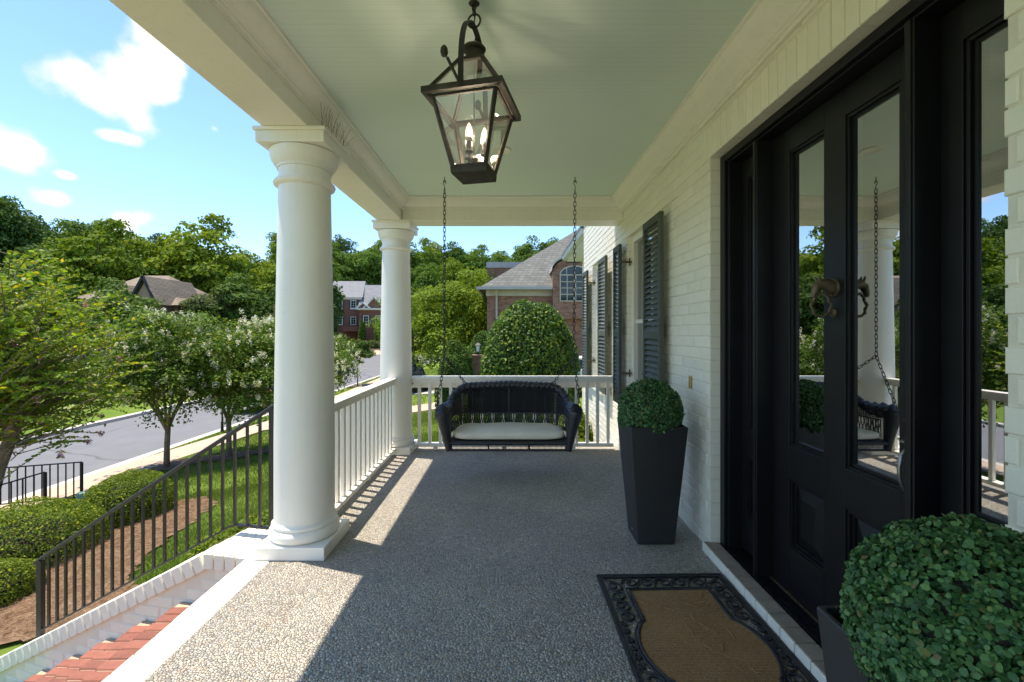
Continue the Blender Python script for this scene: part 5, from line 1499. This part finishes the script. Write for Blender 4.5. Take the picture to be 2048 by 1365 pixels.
# crape myrtles ------------------------------------------------
def panicles(g, C, n_each, r, size):
    P, N = [], []
    for c in C:
        d = nrm(g.normal(size=(n_each, 3))); q = c + d * (r * g.random((n_each, 1)) ** 0.5) * np.array([0.8, 0.8, 1.25]); P.append(q); N.append(d + g.normal(size=(n_each, 3)) * 0.5)
    P = np.concatenate(P); return P, np.concatenate(N), size * g.uniform(0.6, 1.3, len(P))
def white_myrtle(seed, nleaf=21000):
    g = np.random.default_rng(seed)
    me, C = crown_mesh('crown', seed, 1.95, 1.70, 2.62, 115, 0.44, nleaf, 0.085, M['leaf_myrtle2'], -0.7)
    m = MB(); m.tube([(0, 0, -0.1), (0.01, 0, 0.6), (0.03, 0.01, 1.15)], [0.085, 0.075, 0.07], 10)
    for q in range(6):
        a = q * 1.05 + g.uniform(-0.2, 0.2); m.tube([(0.02, 0, 1.05), (0.18 * math.cos(a), 0.18 * math.sin(a), 1.5), (0.6 * math.cos(a), 0.6 * math.sin(a), 2.3), (1.0 * math.cos(a), 1.0 * math.sin(a), 3.1)], [0.05, 0.042, 0.028, 0.012], 8)
        for b in (-0.5, 0.5): m.tube([(0.35 * math.cos(a), 0.35 * math.sin(a), 1.85), (0.9 * math.cos(a + b), 0.9 * math.sin(a + b), 2.3), (1.4 * math.cos(a + b), 1.4 * math.sin(a + b), 2.7)], [0.025, 0.016, 0.007], 6)
    out = C + nrm(C - np.array([0, 0, 2.9])) * 0.33
    out = out[out[:, 2] > 2.0]
    D = nrm(g.normal(size=(420, 3))); D = D[D[:, 2] > -0.45]
    extra = D * np.array([2.2, 2.2, 2.0]) * g.uniform(0.80, 1.0, (len(D), 1)) + np.array([0, 0, 2.62])
    Cc = np.concatenate([out, extra[:120]])
    P, N, sz = panicles(g, Cc, 24, 0.095, 0.046)
    return me, m.mesh('trunk', M['bark'], smooth=True), leaves('blossom', P, N, sz, sz * 0.9, M['petal_white'], 'rhomb', g=g)
WM = [white_myrtle(301), white_myrtle(302)]
WG = 'white flowering crape myrtles along the street'
for k, (x, y, s, a, lab) in enumerate(((-9.98, 13.0, 1.00, 0.3, 'white flowering crape myrtle, first of the row beside the pink one'), (-8.62, 13.7, 0.98, 2.0, 'white flowering crape myrtle in the middle of the row on the lawn'),
                               (-7.35, 13.95, 0.92, 3.9, 'white flowering crape myrtle beside the round porch column'), (-7.4, 17.2, 0.80, 5.0, 'white flowering crape myrtle behind the round porch column, furthest down the street'))):
    me, tm, bl = WM[k % 2]; r = empty('crape_myrtle', (x, y, gz(x, y)), lab, 'tree', WG, rz=a); r.scale = (s, s, s)
    link('trunk', tm, r); c = link('crown', me, r); o = link('blossom', bl, c); o['kind'] = 'stuff'
# pink crape myrtle close to the steps: arching leafy sprays
g = np.random.default_rng(77)
pk = empty('crape_myrtle', (-10.35, 8.75, gz(-10.35, 8.75)), 'pink flowering crape myrtle with arching leafy branches by the lower iron railings', 'tree'); pk.scale = (1.42, 1.42, 1.36)
tm = MB(); Pl, Nl, Tl, tips = [], [], [], []
for q in range(5):
    a = q * 1.256; tm.tube([(0.05 * math.cos(a), 0.05 * math.sin(a), -0.1), (0.22 * math.cos(a), 0.22 * math.sin(a), 0.8), (0.55 * math.cos(a), 0.55 * math.sin(a), 1.9), (0.8 * math.cos(a), 0.8 * math.sin(a), 2.9)], [0.05, 0.042, 0.030, 0.016], 8)
tgt = []
D = nrm(g.normal(size=(3000, 3))); D = D[D[:, 2] > -0.85]
for d in D[:880]:
    tgt.append(d * np.array([1.95, 1.85, 1.80]) * g.uniform(0.40, 1.04) + np.array([0.0, 0, 2.55]))
for p_ in [t for t in tgt if t[2] > 1.25]:
    e = Vector(p_); hz_ = Vector((e.x, e.y, 0)); out = hz_.normalized() if hz_.length > 0.1 else Vector((1, 0, 0))
    L = g.uniform(0.65, 1.1); d0 = (out * 0.9 + Vector((0, 0, 0.55 + 0.4 * (e.z - 2.6))) + Vector(g.normal(size=3) * 0.30)).normalized()
    a = e - d0 * L; pts = []; n_ = 17
    for q in range(n_):
        t = q / (n_ - 1); pts.append(a + d0 * (L * t) + Vector((0, 0, -0.20 * L * t * t)) + out * (0.06 * t * t))
    tm.tube([pts[0], pts[n_ // 2], pts[-1]], [0.008, 0.005, 0.002], 4)
    if len(tips) % 3 == 0 or hz_.length > 1.15: root = Vector((0.35 * a.x, 0.35 * a.y, max(1.1, a.z * 0.8))); tm.tube([root, root.lerp(a, 0.55) + Vector((0, 0, -0.05)), a], [0.009, 0.007, 0.006], 4)
    for q in range(2, n_):
        tdir = (pts[q] - pts[q - 1]).normalized(); side = tdir.cross(Vector((0, 0, 1))).normalized()
        for sgn in (-1, 1):
            ld = (side * sgn + tdir * 0.55 + Vector(g.normal(size=3) * 0.25)).normalized()
            Pl.append(pts[q] + ld * 0.034); Tl.append(ld); Nl.append(Vector((0, 0, 0.7)) + Vector(g.normal(size=3) * 0.75) + out * 0.35)
    tips.append(pts[-1])
Pl, Nl, Tl = np.array(Pl), np.array(Nl), np.array(Tl)
tm.build('trunk', M['bark'], pk, smooth=True)
sz = 0.072 * g.uniform(0.7, 1.25, len(Pl))
cr = link('crown', leaves('crown', Pl, Nl, sz, sz * 0.52, M['leaf_myrtle'], 'leaf', T=Tl, g=g), pk)
sel = [np.array(t) for t in tips if t.x > -0.6]; idx = g.choice(len(sel), 30, replace=False)
P, N, s_ = panicles(g, np.array([sel[i] for i in idx]), 60, 0.052, 0.022)
o = link('blossom', leaves('blossom', P, N, s_, s_ * 0.9, M['petal_pink'], 'rhomb', g=g), cr); o['kind'] = 'stuff'
# young street tree
sp_me, C = crown_mesh('crown', 404, 0.95, 0.85, 2.35, 40, 0.30, 5000, 0.13, M['leaf_dark'], -0.7)
yt = empty('young_tree', G(-11.5, 33.5), 'slim young dark green street tree in a mulch ring', 'tree')
MB().tube([(0, 0, -0.1), (0, 0, 1.3), (0, 0, 2.6)], [0.05, 0.04, 0.02], 8).build('trunk', M['darkbark'], yt); link('crown', sp_me, yt)
# planting in front of the far brick house
for k, (x, y, r, h, mt_, lab) in enumerate(((-30.8, 92.5, 0.75, 5.6, 'leaf_mid', 'narrow columnar evergreen in front of the far brick house'), (-27.6, 92.8, 0.75, 5.4, 'leaf_mid', 'narrow columnar evergreen in front of the far brick house'))):
    shell_shrub('columnar_evergreen', lab, (x, y, gz(x, y)), r, r, h * 0.62, 3500, 0.28, M[mt_], 'evergreen', 'columnar evergreens', seed=60 + k, dome=True, power=1.6, stem=True)
for k in range(16):
    x = -34.5 + 10.5 * (k / 15) + rd.uniform(-0.3, 0.3); y = 90.3 + rd.uniform(-1.6, 1.0); mt_ = ('leaf_lime', 'leaf_mid', 'leaf_olive', 'petal_white')[k % 4]
    shell_shrub('garden_shrub', 'rounded garden shrub in the flower bed of the far brick house' if mt_ != 'petal_white' else 'white flowering shrub in the flower bed of the far brick house', G(x, y), 0.9, 0.8, rd.uniform(0.8, 1.5), 700, 0.26, M[mt_], 'shrub', 'garden shrubs at the far brick house' + (' in white flower' if mt_ == 'petal_white' else ''), seed=70 + k, bump=0.2)
for k, (x, y, r) in enumerate(((-36.0, 82, 1.9), (-33.5, 84, 1.5))):
    shell_shrub('garden_shrub', 'big loose yellow green shrub at the bend of the street', G(x, y), r, r, r * 1.3, 3000, 0.3, M['leaf_lime'], 'shrub', 'big loose shrubs at the bend', seed=90 + k, bump=0.25)

# grass blades and pine straw
def grass(n, x0, x1, y0, y1, h, w, seed, pw=1.0):
    g = np.random.default_rng(seed); x = g.uniform(x0, x1, n); y = y0 + (y1 - y0) * g.random(n) ** pw
    ok = ~inside(STRAW, x, y)
    for p in MRING: ok &= ~inside(p, x, y)
    ok &= (x < -1.75) | (y > 5.95)
    ok &= ~((x > -4.8) & (y < np.interp(-x, [1.7, 4.8], [3.45, 4.1])))
    walk = np.interp(y, [-15, 6, 13, 17, 21, 28, 40], [-11.2, -11.2, -11.2, -10.7, -10.1, -10.2, -10.7]); ok &= np.abs(x - walk) > 0.78
    pth = np.interp(x, [-10.3, -8, -5.2, -3, -1], [18.6, 19.1, 19.0, 19.6, 21.0]); ok &= ~((np.abs(y - pth) < 1.0) & (x > -10.3) & (x < -1))
    ok &= ~((x > 1.2) & (y < 12))
    x, y = x[ok], y[ok]; n = len(x); z = ground_z(x, y) - 0.004
    a = g.uniform(0, 6.283, n); hh = h * g.uniform(0.5, 1.3, n); ww = w * g.uniform(0.7, 1.3, n); l = g.normal(size=(n, 2)) * 0.45
    V = np.empty((n, 3, 3))
    V[:, 0] = np.column_stack([x - np.cos(a) * ww, y - np.sin(a) * ww, z]); V[:, 1] = np.column_stack([x + np.cos(a) * ww, y + np.sin(a) * ww, z])
    V[:, 2] = np.column_stack([x + l[:, 0] * hh, y + l[:, 1] * hh, z + hh])
    return V
V = np.concatenate([grass(110000, -6.6, -1.7, 3.3, 9.0, 0.055, 0.0035, 1), grass(90000, -11.9, -1.7, 8.0, 20.0, 0.065, 0.008, 2), grass(45000, -4.5, 1.4, 5.9, 18.0, 0.065, 0.006, 3), grass(20000, -12, -4, 19, 45, 0.08, 0.02, 4)])
o = link('grass', np_mesh('grass', V.reshape(-1, 3), 3, len(V), M['grass'])); tag(o, 'short mown grass blades of the sloping lawn', 'grass', kind='stuff')
g = np.random.default_rng(9); n = 60000
p = np.array(STRAW); x = g.uniform(p[:, 0].min(), p[:, 0].max(), n); y = g.uniform(p[:, 1].min(), p[:, 1].max(), n); ok = inside(STRAW, x, y); x, y = x[ok], y[ok]; n = len(x)
z = ground_z(x, y) + 0.036 + 0.02 * g.random(n); a = g.uniform(0, 6.283, n); L = 0.05 * g.uniform(0.6, 1.5, n); tl = g.normal(size=n) * 0.010
V = np.empty((n, 3, 3)); V[:, 0] = np.column_stack([x - np.cos(a) * L, y - np.sin(a) * L, z - tl]); V[:, 1] = np.column_stack([x + np.cos(a) * L, y + np.sin(a) * L, z + tl])
V[:, 2] = np.column_stack([x - np.sin(a) * 0.0035, y + np.cos(a) * 0.0035, z + 0.003])
o = link('pine_straw', np_mesh('pine_straw', V.reshape(-1, 3), 3, n, M['straw'])); tag(o, 'loose brown pine needles covering the bed beside the steps', 'pine straw', kind='stuff')

# ------------------------------------------------------------------ neighbouring houses
def window(parent, x0, x1, z0, z1, y, nx_=2, nz_=3, frame=None, d=0.05, fw=0.06, arch=False, shutters=None):
    """window on a wall facing -y, local coordinates of the parent"""
    frame = frame or M['trim']; m = MB()
    m.box(x0 - fw, x0, y - d, y + 0.05, z0 - fw, z1 + fw); m.box(x1, x1 + fw, y - d, y + 0.05, z0 - fw, z1 + fw)
    m.box(x0, x1, y - d, y + 0.05, z0 - fw, z0); m.box(x0, x1, y - d, y + 0.05, z1, z1 + fw)
    for i in range(1, nx_): xx = x0 + (x1 - x0) * i / nx_; m.box(xx - 0.018, xx + 0.018, y - d + 0.01, y + 0.04, z0, z1)
    for i in range(1, nz_): zz = z0 + (z1 - z0) * i / nz_; m.box(x0, x1, y - d + 0.012, y + 0.04, zz - 0.018, zz + 0.018)
    w = m.build('window', frame, parent)
    MB().box(x0, x1, y - 0.022, y - 0.012, z0, z1).build('glass_pane', M['carglass'], w)
    if shutters:
        for a, b in ((x0 - fw - shutters, x0 - fw - 0.01), (x1 + fw + 0.01, x1 + fw + shutters)): MB().box(a, b, y - 0.04, y + 0.01, z0 - fw, z1 + fw).build('shutter', M['shutter'], w)
    return w
nh = empty('slate_house', (0, 22, -1.4), 'mottled red brick house with grey slate hip roof and arched window', 'house')
b0 = 1.4
MB().box(-1.22, 9.5, 0, 11, -0.3, 3.47 + b0).build('wall', M['nbrick'], nh)
MB().box(-1.27, 9.5, -0.06, 11.1, 3.12 + b0, 3.46 + b0).build('frieze', M['stone_trim'], nh)
e = 3.47 + b0; pk_ = 7.55 + b0
rf = MB().add([(-1.62, -0.42, e), (10, -0.42, e), (10, 11.4, e), (-1.62, 11.4, e), (3.95, 5.4, pk_), (10, 5.4, pk_)], [(0, 1, 5, 4), (0, 4, 3), (2, 3, 4, 5), (0, 3, 2, 1), (1, 2, 5)])
rf.build('roof', M['slate'], nh)
m = MB(); m.bar((-1.62, -0.47, e), (1.93, -0.47, e), 0.12, 0.14); m.bar((3.97, -0.47, e), (10, -0.47, e), 0.12, 0.14); m.bar((-1.67, -0.42, e), (-1.67, 11, e), 0.12, 0.14); m.build('gutter', M['greyroof'], nh)
MB().tube([(-0.75, -0.42, e - 0.1), (-0.75, -0.07, e - 0.45), (-0.75, -0.07, 0)], 0.05, 8).build('downpipe', M['stone_trim'], nh)
# wall dormer with segmental top
dm_ = [(1.95, 2.0 + b0), (3.95, 2.0 + b0), (3.95, 4.25 + b0)] + [(2.95 + 1.0 * math.cos(a), 4.25 + b0 + 0.62 * math.sin(a)) for a in np.linspace(0.15, math.pi - 0.15, 10)] + [(1.95, 4.25 + b0)]
MB().prism(dm_, 'y', -0.55, 3.2).build('dormer', M['nbrick'], nh)
m = MB(); ar = [(2.95 + 1.06 * math.cos(a), 4.27 + b0 + 0.68 * math.sin(a)) for a in np.linspace(0, math.pi, 16)]
for i in range(15): m.add([(ar[i][0], -0.75, ar[i][1]), (ar[i + 1][0], -0.75, ar[i + 1][1]), (ar[i + 1][0], 3.2, ar[i + 1][1]), (ar[i][0], 3.2, ar[i][1]), (ar[i][0], -0.75, ar[i][1] + 0.09), (ar[i + 1][0], -0.75, ar[i + 1][1] + 0.09), (ar[i + 1][0], 3.2, ar[i + 1][1] + 0.09), (ar[i][0], 3.2, ar[i][1] + 0.09)],
                            [(0, 1, 2, 3), (7, 6, 5, 4), (0, 4, 5, 1), (1, 5, 6, 2), (2, 6, 7, 3), (3, 7, 4, 0)])
m.build('dormer_roof', M['greyroof'], nh)
window(nh, 2.32, 2.93, 2.86 + b0, 4.05 + b0, -0.55, 2, 4, M['stone_trim'], 0.07, 0.05); window(nh, 3.05, 3.66, 2.86 + b0, 4.05 + b0, -0.55, 2, 4, M['stone_trim'], 0.07, 0.05)
m = MB(); am_ = [(2.99 + 0.70 * math.cos(a), 4.10 + b0 + 0.40 * math.sin(a)) for a in np.linspace(0, math.pi, 14)]
for i in range(13): m.bar((am_[i][0], -0.58, am_[i][1]), (am_[i + 1][0], -0.58, am_[i + 1][1]), 0.08, 0.06)
for x in (2.6, 2.99, 3.38): m.bar((x, -0.59, 4.10 + b0), (x, -0.59, 4.44 + b0), 0.035, 0.035)
aw = m.build('window', M['stone_trim'], nh); MB().prism(am_, 'y', -0.575, -0.56).build('glass_pane', M['carglass'], aw)
cmn = empty('brick_block', (-0.45, 31.0, -1.4), 'flat topped mottled brick block with metal cap behind the slate roof', 'building')
MB().box(-1.25, 1.5, 0, 3, 0, 7.15).build('wall', M['nbrick'], cmn); MB().box(-1.32, 1.58, -0.08, 3.1, 7.151, 7.55).build('metal_cap', M['greyroof'], cmn)
for x in (-0.8, -0.3, 0.2, 0.7): MB().box(x, x + 0.02, -0.1, 3.0, 7.15, 7.57).build('cap_seam', M['greyroof'], cmn)
# gate pier with lantern
pr = empty('gate_pier', (-1.28, 16.9, gz(-1.28, 16.9) - 0.05), 'square brick gate pier beside the dome shaped holly', 'pier'); zt = 0.52 - pr.location.z
MB().box(-0.19, 0.19, -0.19, 0.19, 0, zt - 0.09).build('shaft', M['nbrick'], pr); MB().box(-0.22, 0.22, -0.22, 0.22, zt - 0.089, zt).build('cap', M['nbrick'], pr, bevel=0.01)
pl = empty('pier_lantern', (-1.28, 16.9, 0.52), 'small black lantern standing on the brick gate pier', 'lantern')
MB().lathe([(0.07, 0.001), (0.03, 0.03), (0.025, 0.10), (0.06, 0.12)], 12).build('base', M['black'], pl)
for a, b in q4: MB().bar((a * 0.055, b * 0.055, 0.12), (a * 0.085, b * 0.085, 0.36), 0.014).build('bar', M['black'], pl)
MB().frustum((0, 0), 0.050, 0.078, 0.122, 0.355).build('glass_body', M['headlight'], pl)
MB().frustum((0, 0), 0.115, 0.03, 0.361, 0.45).build('roof', M['black'], pl); MB().lathe([(0.03, 0.451), (0.012, 0.49), (0.018, 0.51), (0.002, 0.53)], 10).build('finial', M['black'], pl)

# far red brick house across the turning circle
fh = empty('far_brick_house', (-33, 96, gz(-33, 96) - 0.2), 'dark red brick house with grey roof and white gables across the street', 'house')
B = 1.9 - fh.location.z
def gable(parent, x0, x1, zb, pk, y, mat, depth=3.0):
    xm = (x0 + x1) / 2
    MB().add([(x0 + 0.3, y, zb), (x1 - 0.3, y, zb), (xm, y, pk - 0.25)], [(0, 1, 2)]).build('gable', mat, parent)
    m = MB()
    for a, b in (((x0, zb), (xm, pk)), ((xm, pk), (x1, zb))): m.bar((a[0], y - 0.12, a[1]), (b[0], y - 0.12, b[1]), 0.25, 0.30)
    m.bar((x0, y - 0.12, zb - 0.1), (x1, y - 0.12, zb - 0.1), 0.25, 0.28); m.build('gable_trim', M['trim'], parent)
    MB().add([(x0 - 0.1, y - 0.25, zb), (xm, y - 0.25, pk + 0.15), (xm, y + depth, pk + 0.15), (x0 - 0.1, y + depth, zb), (x1 + 0.1, y - 0.25, zb), (x1 + 0.1, y + depth, zb)], [(0, 1, 2, 3), (1, 4, 5, 2)]).build('gable_roof', M['farroof'], parent)
MB().box(-9, 0.8, 0, 9, -1, 6.6 + B).build('wall', M['fbrick'], fh)
MB().box(0.8, 6.0, -1.5, 8, -1, 4.1 + B).build('wall', M['fbrick'], fh)
def hip(x0, x1, y0, y1, z0, z1, inset, name, mat, parent, gab=False):
    ym = (y0 + y1) / 2; i0 = 0 if gab else inset
    return MB().add([(x0, y0, z0), (x1, y0, z0), (x1, y1, z0), (x0, y1, z0), (x0 + i0, ym, z1), (x1 - inset, ym, z1)], [(0, 1, 5, 4), (1, 2, 5), (2, 3, 4, 5), (3, 0, 4), (0, 3, 2, 1)]).build(name, mat, parent)
hip(-9.5, 1.3, -0.5, 9.5, 6.6 + B, 10.6 + B, 1.0, 'roof', M['farroof'], fh)
hip(0.6, 6.5, -2.0, 8.6, 4.1 + B, 9.6 + B, 1.1, 'roof', M['farroof'], fh, gab=True)
MB().box(-9.2, 0.95, -0.2, -0.02, 6.2 + B, 6.65 + B).build('cornice', M['trim'], fh); MB().box(0.85, 6.2, -1.75, -1.52, 3.85 + B, 4.15 + B).build('cornice', M['trim'], fh)
gable(fh, -6.6, -2.6, 6.7 + B, 8.4 + B, -0.3, M['fbrick']); gable(fh, 1.9, 6.4, 4.2 + B, 6.6 + B, -1.8, M['fbrick']); gable(fh, 0.4, 3.4, 4.2 + B, 5.4 + B, -2.0, M['fbrick'])
for x, z in ((-4.2, 4.4), (-1.3, 4.4), (-4.2, 0.9), (-1.3, 0.9), (-6.6, 4.4), (-6.6, 0.9)): window(fh, x, x + 0.95, z + B, z + 1.5 + B, 0.0, 2, 3, M['trim'], 0.08, 0.12, shutters=0.4)
for x in (1.9, 4.4): window(fh, x, x + 0.9, 0.9 + B, 2.6 + B, -1.5, 2, 3, M['trim'], 0.08, 0.12, shutters=0.4)
for x, z in ((-4.35, 4.1), (-1.45, 4.1)): MB().box(x, x + 1.25, -0.18, -0.02, z + B, z + 0.22 + B).build('window_box', M['trim'], fh)
MB().box(-2.4, 0.6, -1.6, -0.01, -0.6 + B, 0.45 + B).build('stoop', M['fbrick'], fh)

# taupe roofed house up the left slope
th_ = empty('taupe_house', (-38.5, 46, gz(-38.5, 46) - 0.2), 'brown brick house with taupe hip roof half hidden by trees', 'house'); B = -th_.location.z
MB().box(-7.0, 4.4, 0, 9, -0.2, 4.0 + B).build('wall', M['tanbrick'], th_)
hip(-7.8, 5.0, -0.8, 9.8, 4.0 + B, 7.6 + B, 5.0, 'roof', M['tanroof'], th_)
MB().add([(1.6, -2.2, 4.2 + B), (3.9, -2.2, 4.2 + B), (3.9, 0, 4.2 + B), (1.6, 0, 4.2 + B), (1.6, -2.2, 0), (3.9, -2.2, 0), (3.9, 0, 0), (1.6, 0, 0), (2.75, -2.2, 6.2 + B), (2.75, 0, 6.2 + B)],
         [(0, 1, 5, 4), (1, 2, 6, 5), (3, 0, 4, 7), (0, 1, 8)]).build('gabled_wing', M['tanbrick'], th_)
MB().add([(1.2, -2.5, 3.95 + B), (2.75, -2.5, 6.75 + B), (2.75, 4.2, 6.75 + B), (1.2, 4.2, 3.95 + B), (4.3, -2.5, 3.95 + B), (4.3, 4.2, 3.95 + B)], [(0, 1, 2, 3), (1, 4, 5, 2)]).build('wing_roof', M['tanroof'], th_)
MB().add([(-1.6, -1.6, 3.95 + B), (-0.1, -1.6, 6.0 + B), (-0.1, 4.2, 6.0 + B), (-1.6, 4.2, 3.95 + B), (1.3, -1.6, 3.95 + B), (1.3, 4.2, 3.95 + B)], [(0, 1, 2, 3), (1, 4, 5, 2)]).build('wing_roof', M['tanroof'], th_)
MB().add([(-1.4, -1.3, 0), (1.15, -1.3, 0), (1.15, -1.3, 4.0 + B), (-0.1, -1.3, 5.7 + B), (-1.4, -1.3, 4.0 + B)], [(0, 1, 2, 3, 4)]).build('gable_wall', M['tanbrick'], th_)
window(th_, 2.2, 3.2, 1.6 + B, 3.7 + B, -2.22, 2, 3, M['black'], 0.06, 0.06); window(th_, -0.6, 0.5, 1.2 + B, 3.2 + B, -1.32, 2, 3, M['trim'], 0.06, 0.08)
for x in (-6, -4): window(th_, x, x + 1.0, 1.4 + B, 3.2 + B, 0.0, 2, 3, M['trim'], 0.06, 0.08)
for x in (1.25, 4.05): MB().bar((x, -2.45, 3.9 + B), (2.75, -2.45, 6.7 + B) if x < 2 else (2.75, -2.45, 6.7 + B), 0.14, 0.22).build('barge_board', M['black'], th_)

# ------------------------------------------------------------------ vehicles
def car(name, label, loc, rz, paint, low, L=4.8, W=1.85, Ht=1.75, grp=None):
    r = empty(name, loc, label, 'car', grp, rz=rz)
    pm = plain(name + '_paint', paint, 0.25, 0.04, 3); lm = plain(name + '_lower_paint', low, 0.35, 0.04, 3)
    h = L / 2; zb = 0.34
    prof = [(-h, 0.55), (-h + 0.03, 1.02), (-h + 0.12, 1.08), (h - 1.35, 1.10), (h - 0.25, 1.00), (h - 0.03, 0.90), (h, 0.55), (h - 0.05, zb + 0.05), (-h + 0.05, zb + 0.05)]
    MB().prism(prof, 'y', -W / 2, W / 2).build('body', pm, r, bevel=0.05, seg=3)
    MB().box(-h + 0.06, h - 0.06, -W / 2 - 0.012, W / 2 + 0.012, zb, zb + 0.24).build('lower_body', lm, r, bevel=0.03)
    w0, w1 = W / 2 - 0.05, W / 2 - 0.20
    a = [(-h + 0.10, 1.08), (h - 1.30, 1.08), (h - 1.95, Ht), (-h + 0.32, Ht)]
    cab = MB().add([(x, s * (w0 if z < 1.2 else w1), z) for s in (-1, 1) for x, z in a], [(0, 1, 2, 3), (7, 6, 5, 4), (0, 4, 5, 1), (1, 5, 6, 2), (2, 6, 7, 3), (3, 7, 4, 0)])
    c = cab.build('cabin', M['carglass'], r, bevel=0.03)
    m = MB()
    for s in (-1, 1):
        for (x0, x1) in ((-h + 0.10, -h + 0.32), (h - 1.30, h - 1.95), (-0.35, -0.42)):
            m.bar((x0, s * (w0 + 0.004), 1.08), (x1, s * (w1 + 0.004), Ht), 0.09, 0.07)
        m.bar((-h + 0.32, s * w1, Ht), (h - 1.95, s * w1, Ht), 0.10, 0.07)
    m.box(-h + 0.30, h - 1.93, -w1, w1, Ht - 0.01, Ht + 0.03); m.build('roof_frame', pm, c, bevel=0.01)
    for sx in (-1, 1):
        for sy in (-1, 1):
            wx_, wy = sx * (h - 0.90), sy * (W / 2 - 0.06)
            wheel = MB(); wheel.lathe([(0.20, -0.11), (0.32, -0.11), (0.345, -0.06), (0.345, 0.06), (0.32, 0.11), (0.20, 0.11)], 24)
            o = wheel.build('wheel', M['tyre'], r, smooth=True, auto=40, loc=(wx_, wy, 0.345), rot=(R(90), 0, 0))
            MB().lathe([(0.02, 0.09), (0.10, 0.105), (0.20, 0.095), (0.205, -0.095), (0.10, -0.105), (0.02, -0.09)], 18).build('rim', M['chrome'], o, smooth=True, auto=30)
            MB().lathe([(0.40, -0.03), (0.40, 0.03)], 24).build('wheel_arch', M['tyre'], r, loc=(wx_, sy * (W / 2 - 0.012), 0.40), rot=(R(90), 0, 0))
    for s in (-1, 1):
        MB().box(h - 0.06, h + 0.015, s * 0.62 - 0.17, s * 0.62 + 0.17, 0.70, 0.86).build('headlight', M['headlight'], r, bevel=0.02)
        MB().box(-h - 0.015, -h + 0.05, s * 0.72 - 0.11, s * 0.72 + 0.11, 0.72, 1.0).build('tail_light', M['redlight'], r, bevel=0.02)
    MB().box(h - 0.03, h + 0.10, -W / 2 + 0.03, W / 2 - 0.03, 0.42, 0.60).build('bumper', M['chrome'], r, bevel=0.03)
    MB().box(-h - 0.10, -h + 0.03, -W / 2 + 0.03, W / 2 - 0.03, 0.42, 0.60).build('bumper', M['chrome'], r, bevel=0.03)
    MB().box(h - 0.02, h + 0.02, -0.40, 0.40, 0.66, 0.88).build('grille', M['black'], r)
    return r
car('parked_suv', 'brown and gold suv parked on the street behind the crape myrtles', (-13.65, 25.4, -2.848), R(-90), (0.13, 0.058, 0.022), (0.42, 0.30, 0.13))
car('parked_suv', 'black suv parked on the driveway beside the corner column', (-6.35, 26.9, gz(-6.35, 26.9) + 0.06), R(-68), (0.012, 0.013, 0.015), (0.02, 0.02, 0.02))
car('parked_car', 'white car with red tail light behind the house corner', (3.75, 19.3, gz(3.75, 19.3) + 0.02), R(10), (0.7, 0.7, 0.7), (0.5, 0.5, 0.5), Ht=1.5)
car('parked_car', 'dark red car parked on the street beyond the mailbox', (-16.8, 31.5, -2.848), R(90), (0.10, 0.01, 0.012), (0.03, 0.03, 0.03), Ht=1.5)

# mailbox and utility boxes
mbx = empty('mailbox', G(-11.85, 18.4), 'black mailbox post at the kerb in front of the street', 'mailbox')
MB().lathe([(0.075, 0), (0.06, 0.04), (0.045, 0.35), (0.06, 0.37), (0.032, 0.42), (0.030, 1.05)], 12).build('post', M['black'], mbx, smooth=True)
bx_ = [(-0.09, 1.05), (0.09, 1.05), (0.09, 1.17)] + [(0.09 * math.cos(a), 1.17 + 0.09 * math.sin(a)) for a in np.linspace(0.2, math.pi - 0.2, 7)] + [(-0.09, 1.17)]
MB().prism(bx_, 'y', -0.26, 0.26).build('box', M['black'], mbx); MB().box(0.092, 0.102, -0.1, 0.05, 1.14, 1.22).build('flag', M['redlight'], mbx)
for x, y, lab in ((-8.9, 10.2, 'pale green utility pedestal on the lawn behind the hedge'), (-9.3, 9.75, 'small pale utility pedestal seen through the lower iron railing')):
    u = empty('utility_pedestal', G(x, y, -0.02), lab, 'utility box')
    MB().lathe([(0.11, 0), (0.11, 0.24), (0.095, 0.28), (0.02, 0.30)], 14).build('cover', M['utility'], u, smooth=True, auto=40); MB().lathe([(0.13, 0.0), (0.13, 0.05)], 14).build('collar', M['utility'], u)
